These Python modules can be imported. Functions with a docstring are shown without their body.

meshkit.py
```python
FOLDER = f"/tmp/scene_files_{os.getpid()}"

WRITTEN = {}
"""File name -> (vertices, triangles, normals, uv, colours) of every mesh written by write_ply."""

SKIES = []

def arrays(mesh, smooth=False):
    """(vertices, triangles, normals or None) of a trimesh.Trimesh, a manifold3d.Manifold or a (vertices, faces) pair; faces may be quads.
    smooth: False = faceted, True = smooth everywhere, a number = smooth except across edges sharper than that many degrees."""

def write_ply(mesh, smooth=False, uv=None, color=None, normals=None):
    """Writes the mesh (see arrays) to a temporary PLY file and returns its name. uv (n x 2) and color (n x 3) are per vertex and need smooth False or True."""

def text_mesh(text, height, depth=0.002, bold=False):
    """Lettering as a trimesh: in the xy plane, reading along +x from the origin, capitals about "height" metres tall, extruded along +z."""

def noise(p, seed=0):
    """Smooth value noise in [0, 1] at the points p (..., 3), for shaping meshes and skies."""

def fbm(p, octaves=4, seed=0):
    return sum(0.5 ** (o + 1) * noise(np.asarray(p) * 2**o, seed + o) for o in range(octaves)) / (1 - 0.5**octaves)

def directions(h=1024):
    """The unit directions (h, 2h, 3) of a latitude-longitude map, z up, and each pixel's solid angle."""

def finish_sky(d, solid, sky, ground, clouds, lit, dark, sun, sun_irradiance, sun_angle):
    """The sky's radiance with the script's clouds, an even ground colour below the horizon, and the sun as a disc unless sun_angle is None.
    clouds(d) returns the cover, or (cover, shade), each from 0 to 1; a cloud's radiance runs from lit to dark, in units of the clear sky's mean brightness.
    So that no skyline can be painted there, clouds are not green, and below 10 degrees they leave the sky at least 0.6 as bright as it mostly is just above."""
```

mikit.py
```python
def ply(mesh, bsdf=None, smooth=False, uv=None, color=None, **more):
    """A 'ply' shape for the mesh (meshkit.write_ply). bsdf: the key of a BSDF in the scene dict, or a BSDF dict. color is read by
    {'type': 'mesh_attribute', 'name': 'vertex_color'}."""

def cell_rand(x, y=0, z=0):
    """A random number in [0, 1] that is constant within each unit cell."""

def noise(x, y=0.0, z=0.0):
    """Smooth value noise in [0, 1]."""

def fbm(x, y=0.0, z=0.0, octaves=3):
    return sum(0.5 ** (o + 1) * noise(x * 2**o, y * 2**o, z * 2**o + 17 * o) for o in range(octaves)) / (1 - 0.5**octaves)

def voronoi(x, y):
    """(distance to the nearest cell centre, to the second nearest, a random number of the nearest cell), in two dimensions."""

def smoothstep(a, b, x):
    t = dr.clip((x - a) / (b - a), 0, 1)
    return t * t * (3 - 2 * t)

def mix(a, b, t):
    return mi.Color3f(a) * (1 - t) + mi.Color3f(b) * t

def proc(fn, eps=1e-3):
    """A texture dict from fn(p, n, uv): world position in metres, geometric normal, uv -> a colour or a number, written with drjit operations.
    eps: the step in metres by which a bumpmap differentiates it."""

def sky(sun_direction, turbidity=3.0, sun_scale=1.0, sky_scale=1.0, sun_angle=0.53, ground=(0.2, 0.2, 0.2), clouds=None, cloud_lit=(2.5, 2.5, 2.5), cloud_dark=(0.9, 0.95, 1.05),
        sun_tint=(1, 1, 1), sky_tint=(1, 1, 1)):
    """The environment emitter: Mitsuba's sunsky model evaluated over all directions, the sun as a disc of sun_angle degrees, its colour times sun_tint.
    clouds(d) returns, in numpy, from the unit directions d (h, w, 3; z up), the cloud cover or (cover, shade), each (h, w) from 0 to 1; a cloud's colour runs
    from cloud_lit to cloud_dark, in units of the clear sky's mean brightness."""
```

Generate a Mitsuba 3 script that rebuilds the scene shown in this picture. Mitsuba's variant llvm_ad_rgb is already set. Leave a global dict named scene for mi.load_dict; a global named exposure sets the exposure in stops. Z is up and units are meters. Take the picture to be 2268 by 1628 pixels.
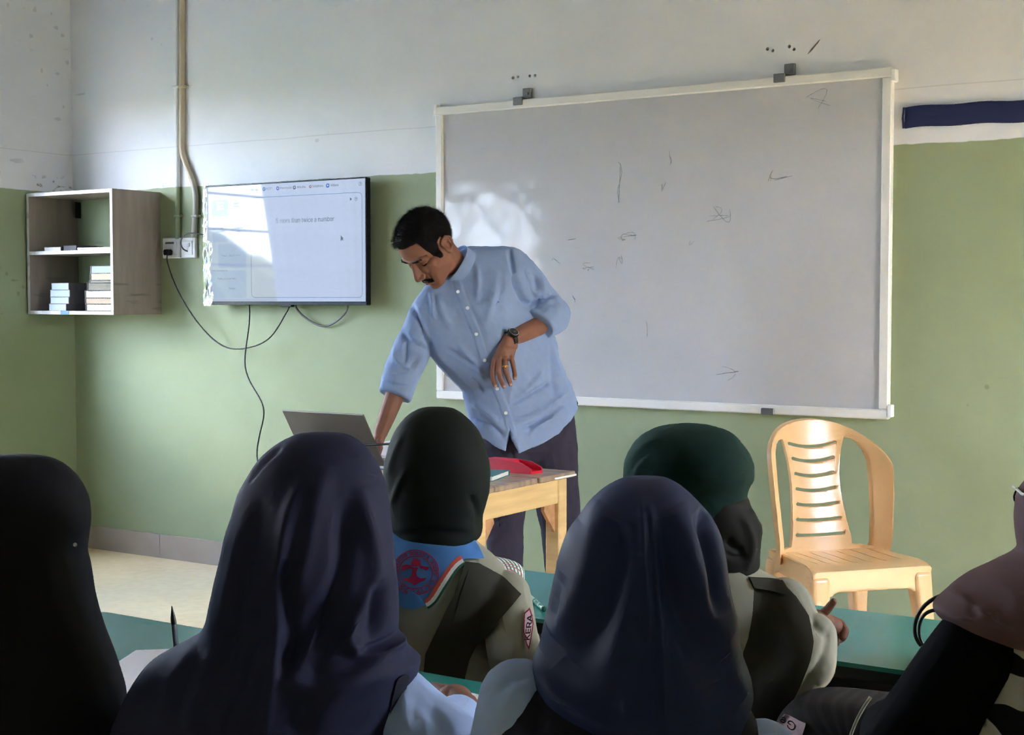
import math, random
import numpy as np
import trimesh
import manifold3d as m3
from scipy.interpolate import PchipInterpolator, CubicSpline
from shapely.geometry import Polygon, Point, LineString, box as sbox
from shapely import affinity
from shapely.ops import unary_union
import mitsuba as mi
import drjit as dr
import mikit, meshkit
from mikit import fbm, noise, smoothstep, mix, proc

T = mi.ScalarTransform4f
scene, labels = {}, {}

# ------------------------------------------------------------------ camera, sky, exposure
YAW, PITCH, FOC, EYE = 0.5711, 0.0478, 3171.97, (0.0, 0.0, 1.2641)
_f = np.array([-math.sin(YAW) * math.cos(PITCH), math.cos(YAW) * math.cos(PITCH), -math.sin(PITCH)])
scene['camera'] = {'type': 'perspective', 'fov_axis': 'x', 'fov': math.degrees(2 * math.atan(1134 / FOC)), 'near_clip': 0.05, 'far_clip': 200.0,
                   'to_world': T().look_at(origin=list(EYE), target=[float(a + b) for a, b in zip(EYE, _f)], up=[0, 0, 1])}

def cloud_cover(d):
    n = meshkit.fbm(np.stack([d[..., 0] * 3, d[..., 1] * 3, d[..., 2] * 6], -1) / 1.0, 5, 3)
    return np.clip((n - 0.45) * 5, 0, 1) * 0.8
scene['sky'] = mikit.sky(sun_direction=(0.60, -0.12, 0.85), turbidity=4.0, sun_scale=0.25, sky_scale=1.0, ground=(0.14, 0.14, 0.13), sky_tint=(1.14, 1.0, 0.97),
                         clouds=cloud_cover, cloud_lit=(2.3, 2.25, 2.2), cloud_dark=(0.95, 0.96, 1.0))
exposure = 7.6

# ------------------------------------------------------------------ helpers
def lin(r, g, b):
    return [((c / 255 + 0.055) / 1.055) ** 2.4 if c > 10 else c / 255 / 12.92 for c in (r, g, b)]

def rgb(c):
    return {'type': 'rgb', 'value': list(map(float, c))}

def mat(name, color, rough=0.6, spec=0.5, metallic=0.0, clearcoat=0.0, sheen=0.0, bump=None, bump_scale=1.0, two=True, **kw):
    d = {'type': 'principled', 'base_color': color if isinstance(color, dict) else rgb(color), 'roughness': rough, 'specular': spec, 'metallic': metallic, **kw}
    if clearcoat: d.update(clearcoat=clearcoat, clearcoat_gloss=0.9)
    if sheen: d.update(sheen=sheen, sheen_tint=0.6)
    if bump is not None: d = {'type': 'bumpmap', 'arbitrary': bump, 'scale': bump_scale, 'bsdf': d}
    scene[name] = {'type': 'twosided', 'bsdf': d} if two else d
    return name

def free(key):
    if key not in used:
        used.add(key); return key
    k = 1
    while f'{key}_{k:03d}' in used: k += 1
    used.add(f'{key}_{k:03d}'); return f'{key}_{k:03d}'
used = set()

def thing(name, label, category, group=None, kind=None):
    key = free(name)
    labels[key] = {'label': label, 'category': category}
    if group: labels[key]['group'] = group
    if kind: labels[key]['kind'] = kind
    return key

def struct(name, label=None):
    key = free(name); labels[key] = {'kind': 'structure'}
    if label: labels[key]['label'] = label
    return key

def put(key, mesh, bsdf, smooth=False, **kw):
    scene[key] = mikit.ply(mesh, bsdf, smooth, **kw); return key

def part(parent, name, mesh, bsdf, smooth=False, label=None, kind=None, **kw):
    key = free(parent + '__' + name)
    if label or kind: labels[key] = {k: v for k, v in (('label', label), ('kind', kind)) if v}
    return put(key, mesh, bsdf, smooth, **kw)

def tm(m):
    if isinstance(m, m3.Manifold):
        k = m.to_mesh(); return trimesh.Trimesh(k.vert_properties[:, :3], k.tri_verts, process=False)
    return m

def mf(t):
    return m3.Manifold(m3.Mesh(np.asarray(t.vertices, np.float32), np.asarray(t.faces, np.uint32)))

def cat(*ms):
    return trimesh.util.concatenate([tm(m) for m in ms])

def bx(x0, x1, y0, y1, z0, z1, c=0.0):
    """a box, its edges chamfered by c"""
    if c <= 0: 
        m = trimesh.creation.box((x1 - x0, y1 - y0, z1 - z0)); m.apply_translation(((x0 + x1) / 2, (y0 + y1) / 2, (z0 + z1) / 2)); return m
    p = []
    for i in range(3):
        for s in np.ndindex(2, 2, 2):
            v = []
            for k, (a, b) in enumerate(((x0, x1), (y0, y1), (z0, z1))):
                d = 0 if k == i else c
                v.append(b - d if s[k] else a + d)
            p.append(v)
    return trimesh.convex.convex_hull(np.array(p))

def xf(m, loc=(0, 0, 0), rz=0.0, rx=0.0, ry=0.0, scale=None):
    m = m.copy()
    if scale is not None: m.apply_scale(scale)
    for a, ax in ((rx, (1, 0, 0)), (ry, (0, 1, 0)), (rz, (0, 0, 1))):
        if a: m.apply_transform(trimesh.transformations.rotation_matrix(a, ax))
    m.apply_translation(loc); return m

def curve(pts, n=40):
    p = np.asarray(pts, float)
    s = np.concatenate([[0], np.cumsum(np.linalg.norm(np.diff(p, axis=0), axis=1))])
    return CubicSpline(s, p)(np.linspace(0, s[-1], n))

def tube(pts, r, sides=10, flat=None):
    """a polyline as a closed tube; r a number or one per point"""
    p = np.asarray(pts, float); n = len(p); r = np.broadcast_to(r, (n,))
    t = np.gradient(p, axis=0); t /= np.linalg.norm(t, axis=1, keepdims=True) + 1e-12
    a = np.zeros_like(p); ref = np.array([0, 0, 1.0]) if abs(t[0, 2]) < 0.9 else np.array([1.0, 0, 0])
    for i in range(n):
        ref = ref - t[i] * (ref @ t[i]); ref /= np.linalg.norm(ref) + 1e-12; a[i] = ref
    b = np.cross(t, a); th = np.arange(sides) * 2 * np.pi / sides
    fl = 1.0 if flat is None else flat
    v = (p[:, None] + r[:, None, None] * (np.cos(th)[None, :, None] * a[:, None] * fl + np.sin(th)[None, :, None] * b[:, None])).reshape(-1, 3)
    return skin(v.reshape(n, sides, 3))

def skin(g, cap0=True, cap1=True):
    """a closed surface over the rings g (n, sides, 3)"""
    n, k = g.shape[:2]
    i, j = np.meshgrid(np.arange(n - 1), np.arange(k), indexing='ij')
    a, b, c, d = i * k + j, i * k + (j + 1) % k, (i + 1) * k + (j + 1) % k, (i + 1) * k + j
    f = [np.stack([a, b, c], -1).reshape(-1, 3), np.stack([a, c, d], -1).reshape(-1, 3)]
    v = [g.reshape(-1, 3)]; at = n * k; jj = np.arange(k)
    if cap0: v.append(g[0].mean(0)[None]); f.append(np.stack([(jj + 1) % k, jj, jj * 0 + at], 1)); at += 1
    if cap1: v.append(g[-1].mean(0)[None]); o = (n - 1) * k; f.append(np.stack([o + jj, o + (jj + 1) % k, jj * 0 + at], 1))
    m = trimesh.Trimesh(np.vstack(v), np.vstack(f), process=False)
    if m.volume < 0: m.invert()
    return m

def prism(poly, h, origin, ex, ey):
    """a shapely polygon in the plane (ex, ey) at origin, extruded by h along ex x ey"""
    ps = [g for g in getattr(poly, 'geoms', [poly]) if g.area > 1e-9]
    m = trimesh.util.concatenate([trimesh.creation.extrude_polygon(g, h, engine='earcut') for g in ps])
    ex, ey = np.asarray(ex, float), np.asarray(ey, float); M = np.eye(4)
    M[:3, 0], M[:3, 1], M[:3, 2], M[:3, 3] = ex, ey, np.cross(ex, ey), origin
    m.apply_transform(M); return m

def lathe(profile, sides=32):
    return trimesh.creation.revolve(np.asarray(profile, float), sections=sides)

RT = np.array([math.cos(YAW), math.sin(YAW), 0.0])       # along the desks' onlookers: their right, and the way back to them
TW = np.array([math.sin(YAW), -math.cos(YAW), 0.0])

# ------------------------------------------------------------------ materials of the room
D = 4.924            # the front wall's face
XL = -5.805          # the left wall's face
XR, YB, ZC = 1.35, -3.2, 3.15
WHITE, GREEN = lin(218, 219, 222), lin(142, 154, 121)

def wall_color(p, n, uv):
    edge = 1.796 + 0.006 * (noise(p.x * 6, p.y * 6, 3.0) - 0.5) + 0.003 * (noise(p.x * 40, p.y * 40, 9.0) - 0.5)
    g = smoothstep(edge + 0.002, edge - 0.002, p.z)
    mott = 0.93 + 0.14 * fbm(p.x * 2.3, p.y * 2.3, p.z * 2.3, 4)
    spk = 1 - 0.22 * smoothstep(0.84, 0.9, noise(p.x * 31 + 5, p.y * 31, p.z * 31)) * smoothstep(0.66, 0.8, noise(p.x * 3.1, p.y * 3.1, p.z * 3.1 + 40))
    crack = 1 - 0.16 * smoothstep(0.0035, 0.0005, dr.abs(p.z - 1.989 - 0.006 * (noise(p.x * 5, p.y * 5, 1.0) - 0.5)))
    peel = .8 * smoothstep(0.62, 0.72, fbm(p.x * 30, p.y * 46, p.z * 46, 4)) * smoothstep(0.06, 0.0, dr.abs(p.z - 1.835)) * smoothstep(4.60, 4.68, p.y) * smoothstep(-5.79, -5.80, p.x)
    c = mix(WHITE, GREEN, g) * (mott * spk * crack)
    return mix(c, lin(120, 104, 92), peel)
def wall_bump(p, n, uv):
    return fbm(p.x * 60, p.y * 60, p.z * 60, 3) + 2.2 * fbm(p.x * 9, p.y * 9, p.z * 9, 2)
mat('plaster', proc(wall_color), rough=0.55, spec=0.35, bump=proc(wall_bump, 2e-3), bump_scale=0.0016)
mat('ceiling_paint', lin(158, 158, 162), rough=0.8)
def floor_color(p, n, uv):
    return mix(lin(214, 192, 154), lin(224, 206, 170), fbm(p.x * 3, p.y * 3, 1.0, 4)) * (0.94 + 0.08 * noise(p.x * 40, p.y * 40))
mat('floor_tile', proc(floor_color), rough=0.28, spec=0.5)
def skirt_color(p, n, uv):
    return mix(lin(150, 140, 130), lin(168, 158, 147), fbm(p.x * 9, p.y * 9, p.z * 9, 3))
mat('skirting_tile', proc(skirt_color), rough=0.35)
mat('grout', lin(110, 100, 92), rough=0.9)
mat('earth', proc(lambda p, n, uv: mix(lin(100, 94, 84), lin(84, 86, 72), smoothstep(0.45, 0.55, fbm(p.x * .4, p.y * .4, 0, 3)))), rough=0.95)
mat('window_metal', lin(120, 150, 150), rough=0.5)
mat('window_wood', lin(150, 165, 160), rough=0.5)

# ------------------------------------------------------------------ the room
struct('floor'); put('floor', bx(XL - .25, XR + .25, YB - .25, D + .25, -0.12, 0), 'floor_tile')
struct('ceiling'); put('ceiling', bx(XL - .3, XR + .9, YB - .25, D + .25, ZC, ZC + .15), 'ceiling_paint')  # right overhang added out of view to shade the doorway
struct('wall_front'); 
def holes(wall, cuts):
    w = mf(wall)
    for c in cuts: w = w - mf(c)
    return tm(w)
HOLES = [(-3.159, 2.159, .0075), (-3.135, 2.161, .006), (-3.079, 2.160, .006), (-3.054, 2.159, .0065), (-2.06, 2.172, .0065), (-2.039, 2.164, .006), (-1.976, 2.173, .0065), (-1.958, 2.162, .006)]
def drill(x, z, r):
    c = trimesh.creation.cylinder(radius=r, height=.1, sections=14); c.apply_transform(trimesh.transformations.rotation_matrix(math.pi / 2, (1, 0, 0))); c.apply_translation((x, D, z)); return c
put('wall_front', holes(bx(XL - .25, XR + .25, D, D + .25, 0, ZC), [drill(*h) for h in HOLES]), 'plaster')
WIN = [(2.35, 4.42), (0.15, 1.75)]; WZ = (0.85, 2.05); WT = [2.28, 2.05]  # left windows, out of view; the front one sized to brighten the front wall
struct('wall_left'); put('wall_left', holes(bx(XL - .25, XL, YB - .25, D, 0, ZC), [bx(XL - .3, XL + .05, a, b, WZ[0], WT[i]) for i, (a, b) in enumerate(WIN)]), 'plaster')
RWIN = []; UNSEEN_DOOR = (3.05, 4.0)  # doorway out of view, placed to light the chair and the right side
struct('wall_right'); put('wall_right', holes(bx(XR, XR + .25, YB - .25, D, 0, ZC), [bx(XR - .05, XR + .3, a, b, *WZ) for a, b in RWIN] + [bx(XR - .05, XR + .3, *UNSEEN_DOOR, -.01, 2.1)]), 'plaster')
struct('wall_back'); put('wall_back', bx(XL, XR, YB - .25, YB, 0, ZC), 'plaster')
struct('ground'); put('ground', bx(-60, 60, -60, 60, -.5, -.3), 'earth')

def leafy(p, n, uv): return mix(lin(52, 76, 40), lin(104, 122, 72), fbm(p.x * 5, p.y * 5, p.z * 5, 4))
mat('leaves', proc(leafy), rough=.9)
def added_hedge(x0, x1, h, y0, y1):  # leafy block added outside to cut off the low sky
    m = tm(mf(bx(x0, x1, y0, y1, -.3, h)).refine_to_length(.35)); v = np.asarray(m.vertices); n = meshkit.fbm(v * 1.3, 4, 3) - .5
    m.vertices = v + np.stack([n * .9, n * 0, np.where(v[:, 2] > .5, n * 1.3, 0)], 1); return m
struct('added_hedge_left'); put('added_hedge_left', added_hedge(-12, -10.4, 1.8, -2, 12), 'leaves')  # added out of view: keeps low sky light off the upper walls
struct('added_hedge_right'); put('added_hedge_right', added_hedge(6.2, 7.6, 1.6, -8, 12), 'leaves')  # likewise added, blocks low sky before the doorway

def window(n, x, a, b, out, z1=WZ[1]):
    k = struct(f'window_{n}')
    z0 = WZ[0]; xo = x + out * .12
    fr = [bx(xo - .03, xo + .03, a, a + .05, z0, z1, .004), bx(xo - .03, xo + .03, b - .05, b, z0, z1, .004), bx(xo - .03, xo + .03, a + .05, b - .05, z1 - .05, z1, .004), bx(xo - .03, xo + .03, a + .05, b - .05, z0, z0 + .05, .004)]
    part(k, 'frame', cat(*fr), 'window_wood')
    for j in (1, 2):
        y = a + (b - a) * j / 3
        part(k, 'mullion', bx(xo - .03, xo + .03, y - .025, y + .025, z0 + .05, z1 - .05, .004), 'window_wood')
    for j in range(1, 7):
        z = z0 + (z1 - z0) * j / 7
        part(k, 'grille_bar', bx(xo + out * -.012 - .006, xo + out * -.012 + .006, a + .05, b - .05, z - .007, z + .007, .002), 'window_metal')
for i, (a, b) in enumerate(WIN): window(i + 1, XL, a, b, -1, WT[i])
scene['curtain_cloth'] = {'type': 'principledthin', 'base_color': rgb(lin(186, 206, 226)), 'roughness': .8, 'diff_trans': 1.6, 'spec_trans': 0.0}
ck = thing('curtain', 'out-of-view pale blue curtain drawn half across the window nearest the front wall', 'curtain')  # out of view, placed to cover part of the window reflected in the television
def curtain():
    g = []
    for i in range(50):
        z = 2.36 - (2.36 - .62) * i / 49; w = 3.55 - .36 * (i / 49) ** .8
        g.append([(XL + .07 + .018 * math.sin(24 * j / 60 * math.pi + .6 * math.sin(i * .06)), 2.25 + (w - 2.25) * j / 59, z) for j in range(60)])
    v = np.array(g).reshape(-1, 3); i, j = np.meshgrid(np.arange(49), np.arange(59), indexing='ij'); a = i * 60 + j
    return trimesh.Trimesh(v, np.concatenate([np.stack([a, a + 1, a + 61], -1).reshape(-1, 3), np.stack([a, a + 61, a + 60], -1).reshape(-1, 3)]), process=False)
part(ck, 'cloth', curtain(), 'curtain_cloth', True)
part(ck, 'rod', tube([(XL + .07, 2.1, 2.37), (XL + .07, 4.26, 2.37)], .010, 10), 'window_metal', True)
for y in (2.15, 4.2): part(ck, 'bracket', bx(XL, XL + .08, y - .01, y + .01, 2.36, 2.38, .002), 'window_metal')
for i, (a, b) in enumerate(RWIN): window(i + 4, XR, a, b, 1)

# skirting of separate tiles along the front and the left wall
for name, n, f in (('baseboard_front', 12, lambda i: bx(XL + .0 + i * .6 + .001, min(XL + i * .6 + .599, XR), D - .009, D, 0, .1165, .001)),
                   ('baseboard_left', 13, lambda i: bx(XL, XL + .009, D - .009 - (i + 1) * .6 + .001, D - .01 - i * .6, 0, .1165, .001))):
    k = struct(name)
    for i in range(n): part(k, 'tile', f(i), 'skirting_tile')

# ------------------------------------------------------------------ materials of the things
mat('board_face', lin(192, 191, 193), rough=0.08, spec=0.20, bump=proc(lambda p, n, uv: fbm(p.x * 5, p.y * 5, p.z * 5, 3), 4e-3), bump_scale=0.0035)
mat('board_frame', lin(222, 220, 214), rough=0.35, spec=0.5)
mat('grey_metal', lin(120, 122, 124), rough=0.4, metallic=0.6)
mat('ink', lin(112, 114, 120), rough=0.7)
mat('black_plastic', lin(9, 9, 11), rough=0.3, spec=.25)
mat('black_rubber', lin(16, 16, 18), rough=0.5)
mat('white_plastic', lin(225, 226, 226), rough=0.3)
mat('beige_pipe', proc(lambda p, n, uv: mix(lin(186, 172, 146), lin(168, 166, 158), smoothstep(1.86, 1.76, p.z)) * (0.9 + 0.2 * fbm(p.x * 20, p.y * 20, p.z * 9, 3))), rough=0.5)
def cloth_bump(p, n, uv):
    return fbm(p.x * 260, p.y * 260, p.z * 260, 2)
mat('navy_cloth', lin(24, 32, 72), rough=0.9, sheen=0.6, bump=proc(cloth_bump, 1e-3), bump_scale=0.0006)
def wood_grey(p, n, uv):
    g = fbm(p.x * 26 + 3 * noise(p.x * 4, p.y * 4, p.z), p.y * 26, p.z * 2.2, 4)
    smear = smoothstep(0.60, 0.80, fbm(p.x * 12, p.y * 12, p.z * 60, 4)) * smoothstep(1.42, 1.30, p.z)
    return mix(mix(lin(152, 140, 129), lin(122, 112, 104), g), lin(96, 86, 80), 0.6 * smear)
mat('laminate', proc(wood_grey), rough=0.5)
mat('edge_band', proc(lambda p, n, uv: mix(lin(176, 175, 172), lin(148, 146, 143), smoothstep(.5, .75, fbm(p.x * 30, p.y * 30, p.z * 30, 3)))), rough=0.5)
mat('blue_tape', lin(52, 94, 168), rough=0.4)
def pages(a, b, k):
    return proc(lambda p, n, uv: mix(lin(*a), lin(*b), fbm(p.x * 8, p.y * 8, p.z * k, 3)))
mat('pages_white', pages((216, 214, 208), (190, 188, 184), 900), rough=0.8)
mat('pages_cream', pages((206, 186, 160), (176, 156, 134), 900), rough=0.8)
mat('pages_worn', pages((170, 166, 150), (112, 108, 98), 300), rough=0.9)
mat('pages_blue', pages((168, 178, 188), (146, 158, 170), 900), rough=0.8)
mat('dark_cover', lin(44, 42, 44), rough=0.5)
mat('grey_cover', lin(92, 92, 96), rough=0.5)
mat('teal_cover', lin(60, 120, 120), rough=0.4)
mat('paper_white', lin(226, 226, 230), rough=0.8)
def tan_plastic(p, n, uv):
    return mix(lin(220, 182, 132), lin(206, 164, 114), fbm(p.x * 7, p.y * 7, p.z * 7, 3))
mat('tan_plastic', proc(tan_plastic), rough=0.24, spec=0.5)
def desk_green(p, n, uv):
    return mix(lin(38, 122, 112), lin(46, 132, 122), fbm(p.x * 9, p.y * 9, p.z * 9, 3))
mat('desk_laminate', proc(desk_green), rough=0.22, spec=0.5)
mat('desk_frame', lin(30, 32, 36), rough=0.45, metallic=0.2)
mat('desk_edge', lin(10, 20, 20), rough=0.4)
def ply_wood(p, n, uv):
    return mix(lin(216, 188, 136), lin(190, 156, 104), fbm(p.x * 6, p.y * 6 + 2, p.z * 60, 4))
mat('pale_wood', proc(ply_wood), rough=0.5)
def top_wood(p, n, uv):
    return mix(lin(172, 152, 130), lin(120, 100, 86), fbm(p.x * 5, p.y * 60, p.z * 8, 4))
mat('worn_top', proc(top_wood), rough=0.28, spec=0.55)
mat('raw_ply', proc(lambda p, n, uv: mix(lin(196, 150, 104), lin(150, 106, 72), fbm(p.x * 40, p.y * 40, p.z * 40, 3))), rough=0.8)
mat('laptop_grey', lin(112, 110, 104), rough=0.38, metallic=0.5)
mat('laptop_deck', lin(176, 176, 178), rough=0.4, metallic=0.4)
mat('red_plastic', lin(204, 28, 52), rough=0.35)
mat('clear_film', {'type': 'rgb', 'value': [0.9, 0.93, 0.97]}, rough=0.12, spec=1.0)

# ------------------------------------------------------------------ whiteboard
B0, B1, BZ0, BZ1 = -3.524, -1.588, 0.844, 2.064
wb = thing('whiteboard', 'large white dry-erase board in a white frame on the front wall', 'whiteboard')
part(wb, 'panel', bx(B0 + .02, B1 - .02, D - .02, D - .006, BZ0 + .02, BZ1 - .02), 'board_face')
fw, fd = 0.034, 0.032
for a, b, c, d in ((B0, B1, BZ1 - fw, BZ1), (B0, B1, BZ0, BZ0 + fw), (B0, B0 + fw, BZ0 + fw, BZ1 - fw), (B1 - fw, B1, BZ0 + fw, BZ1 - fw)):
    prof = bx(a, b, D - fd, D, c, d, .004)
    part(wb, 'frame_rail', prof, 'board_frame', 30)
for x, z in ((B1 + .006, BZ1 - .03), (B1 + .006, BZ0 + .03), (B0 - .001, BZ1 - .01)):
    part(wb, 'corner_cap', cat(bx(x - .008, x + .008, D - fd - .003, D - .002, z - .022, z + .022, .003), xf(trimesh.creation.cylinder(.004, .004, sections=12), (x, D - fd - .003, z), rx=math.pi / 2)), 'white_plastic', 30)
for x in (-3.10, -1.985):
    part(wb, 'hanging_bracket', cat(bx(x - .005, x + .035, D - .014, D, BZ1 + .004, BZ1 + .046, .002), bx(x - .036, x + .008, D - fd - .006, D - .004, BZ1 - .022, BZ1 + .01, .002),
         xf(trimesh.creation.cylinder(.006, .006, sections=12), (x + .018, D - .016, BZ1 + .024), rx=math.pi / 2)), 'grey_metal', 30)
part(wb, 'lower_clip', bx(-2.058, -2.008, D - fd - .006, D - fd + .02, BZ0 - .002, BZ0 + .022, .002), 'grey_metal')
rng = random.Random(4)
strokes = []
for (x, z, w, h, k) in ((-2.62, 1.50, .05, .012, 4), (-2.66, 1.72, .008, .09, 3), (-2.44, 1.79, .012, .03, 2), (-2.46, 1.69, .02, .02, 2), (-2.24, 1.58, .05, .03, 3), (-2.0, 1.71, .05, .02, 3), (-2.79, 1.39, .03, .016, 3),
                        (-2.67, 1.41, .03, .03, 2), (-2.86, 1.25, .008, .03, 2), (-2.87, 1.5, .02, .006, 1), (-2.94, 1.41, .02, .012, 1), (-2.55, 1.15, .02, .05, 1), (-2.2, .99, .06, .03, 2), (-1.86, 1.98, .05, .04, 2), (-2.36, 1.47, .03, .02, 1)):
    for _ in range(k):
        p = [(x + rng.uniform(-w, w), D - .0205, z + rng.uniform(-h, h)) for _ in range(3)]
        strokes.append(tube(curve(p, 8), rng.uniform(.0005, .0008), 4))
part(wb, 'pen_marks', cat(*strokes), 'ink', label='faint left-over pen strokes', kind='stuff')
sk_ = tube(curve([(-1.905, D - .001, 2.140), (-1.885, D - .001, 2.160), (-1.86, D - .001, 2.187)], 10), [.001, .002, .003, .0035, .003, .003, .003, .0025, .002, .001], 6)
part('wall_front', 'plaster_gouge', sk_, 'grout')

# ------------------------------------------------------------------ television
X0, X1, Z0, Z1, YT = -4.797, -3.848, 1.237, 1.786, D - .085
tv = thing('television', 'flat black television on the front wall showing a maths slide', 'television')
part(tv, 'housing', cat(bx(X0, X1, YT + .002, YT + .03, Z0, Z1, .004), bx(X0 + .12, X1 - .12, YT + .03, D - .02, Z0 + .06, Z1 - .1, .02)), 'black_plastic', 30)
part(tv, 'wall_mount', bx(X0 + .3, X1 - .3, D - .022, D, Z0 + .15, Z1 - .15, .002), 'grey_metal')
bt, bb = .006, .016
for a, b, c, d in ((X0, X1, Z1 - bt, Z1), (X0, X1, Z0, Z0 + bb), (X0, X0 + bt, Z0 + bb, Z1 - bt), (X1 - bt, X1, Z0 + bb, Z1 - bt)):
    part(tv, 'bezel', bx(a, b, YT - .004, YT + .004, c, d, .001), 'black_plastic')
part(tv, 'sensor_pod', bx(-4.335, -4.275, YT - .004, YT + .02, Z0 - .008, Z0 + .002, .002), 'black_plastic')
sx0, sx1, sz0, sz1 = X0 + bt, X1 - bt, Z0 + bb, Z1 - bt
SW, SH = sx1 - sx0, sz1 - sz0
def screen(p, n, uv):
    u, v = (p.x - sx0) / SW, (p.z - sz0) / SH
    c = mi.Color3f(lin(202, 218, 246))
    def rect(u0, u1, v0, v1, r=0.012):
        x = dr.maximum(dr.abs(u - (u0 + u1) / 2) - (u1 - u0) / 2 + r, 0) * 1.75; y = dr.maximum(dr.abs(v - (v0 + v1) / 2) - (v1 - v0) / 2 + r * 1.75, 0)
        return dr.sqrt(x * x + y * y) - r * 1.75
    def fill(c, d, col): return mix(c, lin(*col), smoothstep(.0018, -.0018, d))
    c = fill(c, rect(0, 1, .92, 1.0, 0), (210, 220, 240))
    for r_ in ((.158, .262, .735, .885), (.038, .142, .516, .72), (.158, .262, .512, .72), (.077, .262, .291, .501), (.02, .262, .03, .27)): c = fill(c, rect(*r_), (184, 204, 242))
    c = fill(c, rect(.037, .147, .74, .885, .008), (40, 124, 226))
    o = rect(.295, .979, .034, .888, .022)
    c = fill(c, o, (206, 218, 244)); c = fill(c, dr.abs(o) - .0016, (52, 92, 150))
    o = rect(.15, .262, .921, .977, .008); c = fill(c, dr.abs(o) - .001, (120, 140, 190))
    for x, col, w in ((.179, (168, 40, 60), .009), (.271, (40, 92, 120), .007), (.381, (60, 100, 190), .009), (.468, (96, 96, 190), .009), (.573, (70, 80, 110), .009), (.671, (170, 70, 70), .007), (.777, (30, 90, 190), .010)):
        c = fill(c, rect(x - w, x + w, .957 - w * 1.75, .957 + w * 1.75, w * .8), col)
        c = fill(c, rect(x - w * .4, x + w * .4, .957 - w * .5, .957 + w * .8, w * .2), (220, 226, 240))
    for x, y in ((.969, .958), (.944, .836)):
        o = rect(x - .008, x + .008, y - .014, y + .014, .008); c = fill(c, dr.abs(o) - .0015, (70, 80, 100)); c = fill(c, rect(x - .002, x + .003, y - .002, y + .006, .001), (70, 80, 100))
    return c
scene['screen_glass'] = {'type': 'principled', 'base_color': rgb([.01, .01, .012]), 'roughness': 0.035, 'specular': 0.30}
def quad(x0, x1, y, z0, z1):
    return trimesh.Trimesh([[x0, y, z0], [x1, y, z0], [x1, y, z1], [x0, y, z1]], [[0, 1, 2], [0, 2, 3]], process=False)
SCREEN_LEVEL = 0.0035
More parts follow.
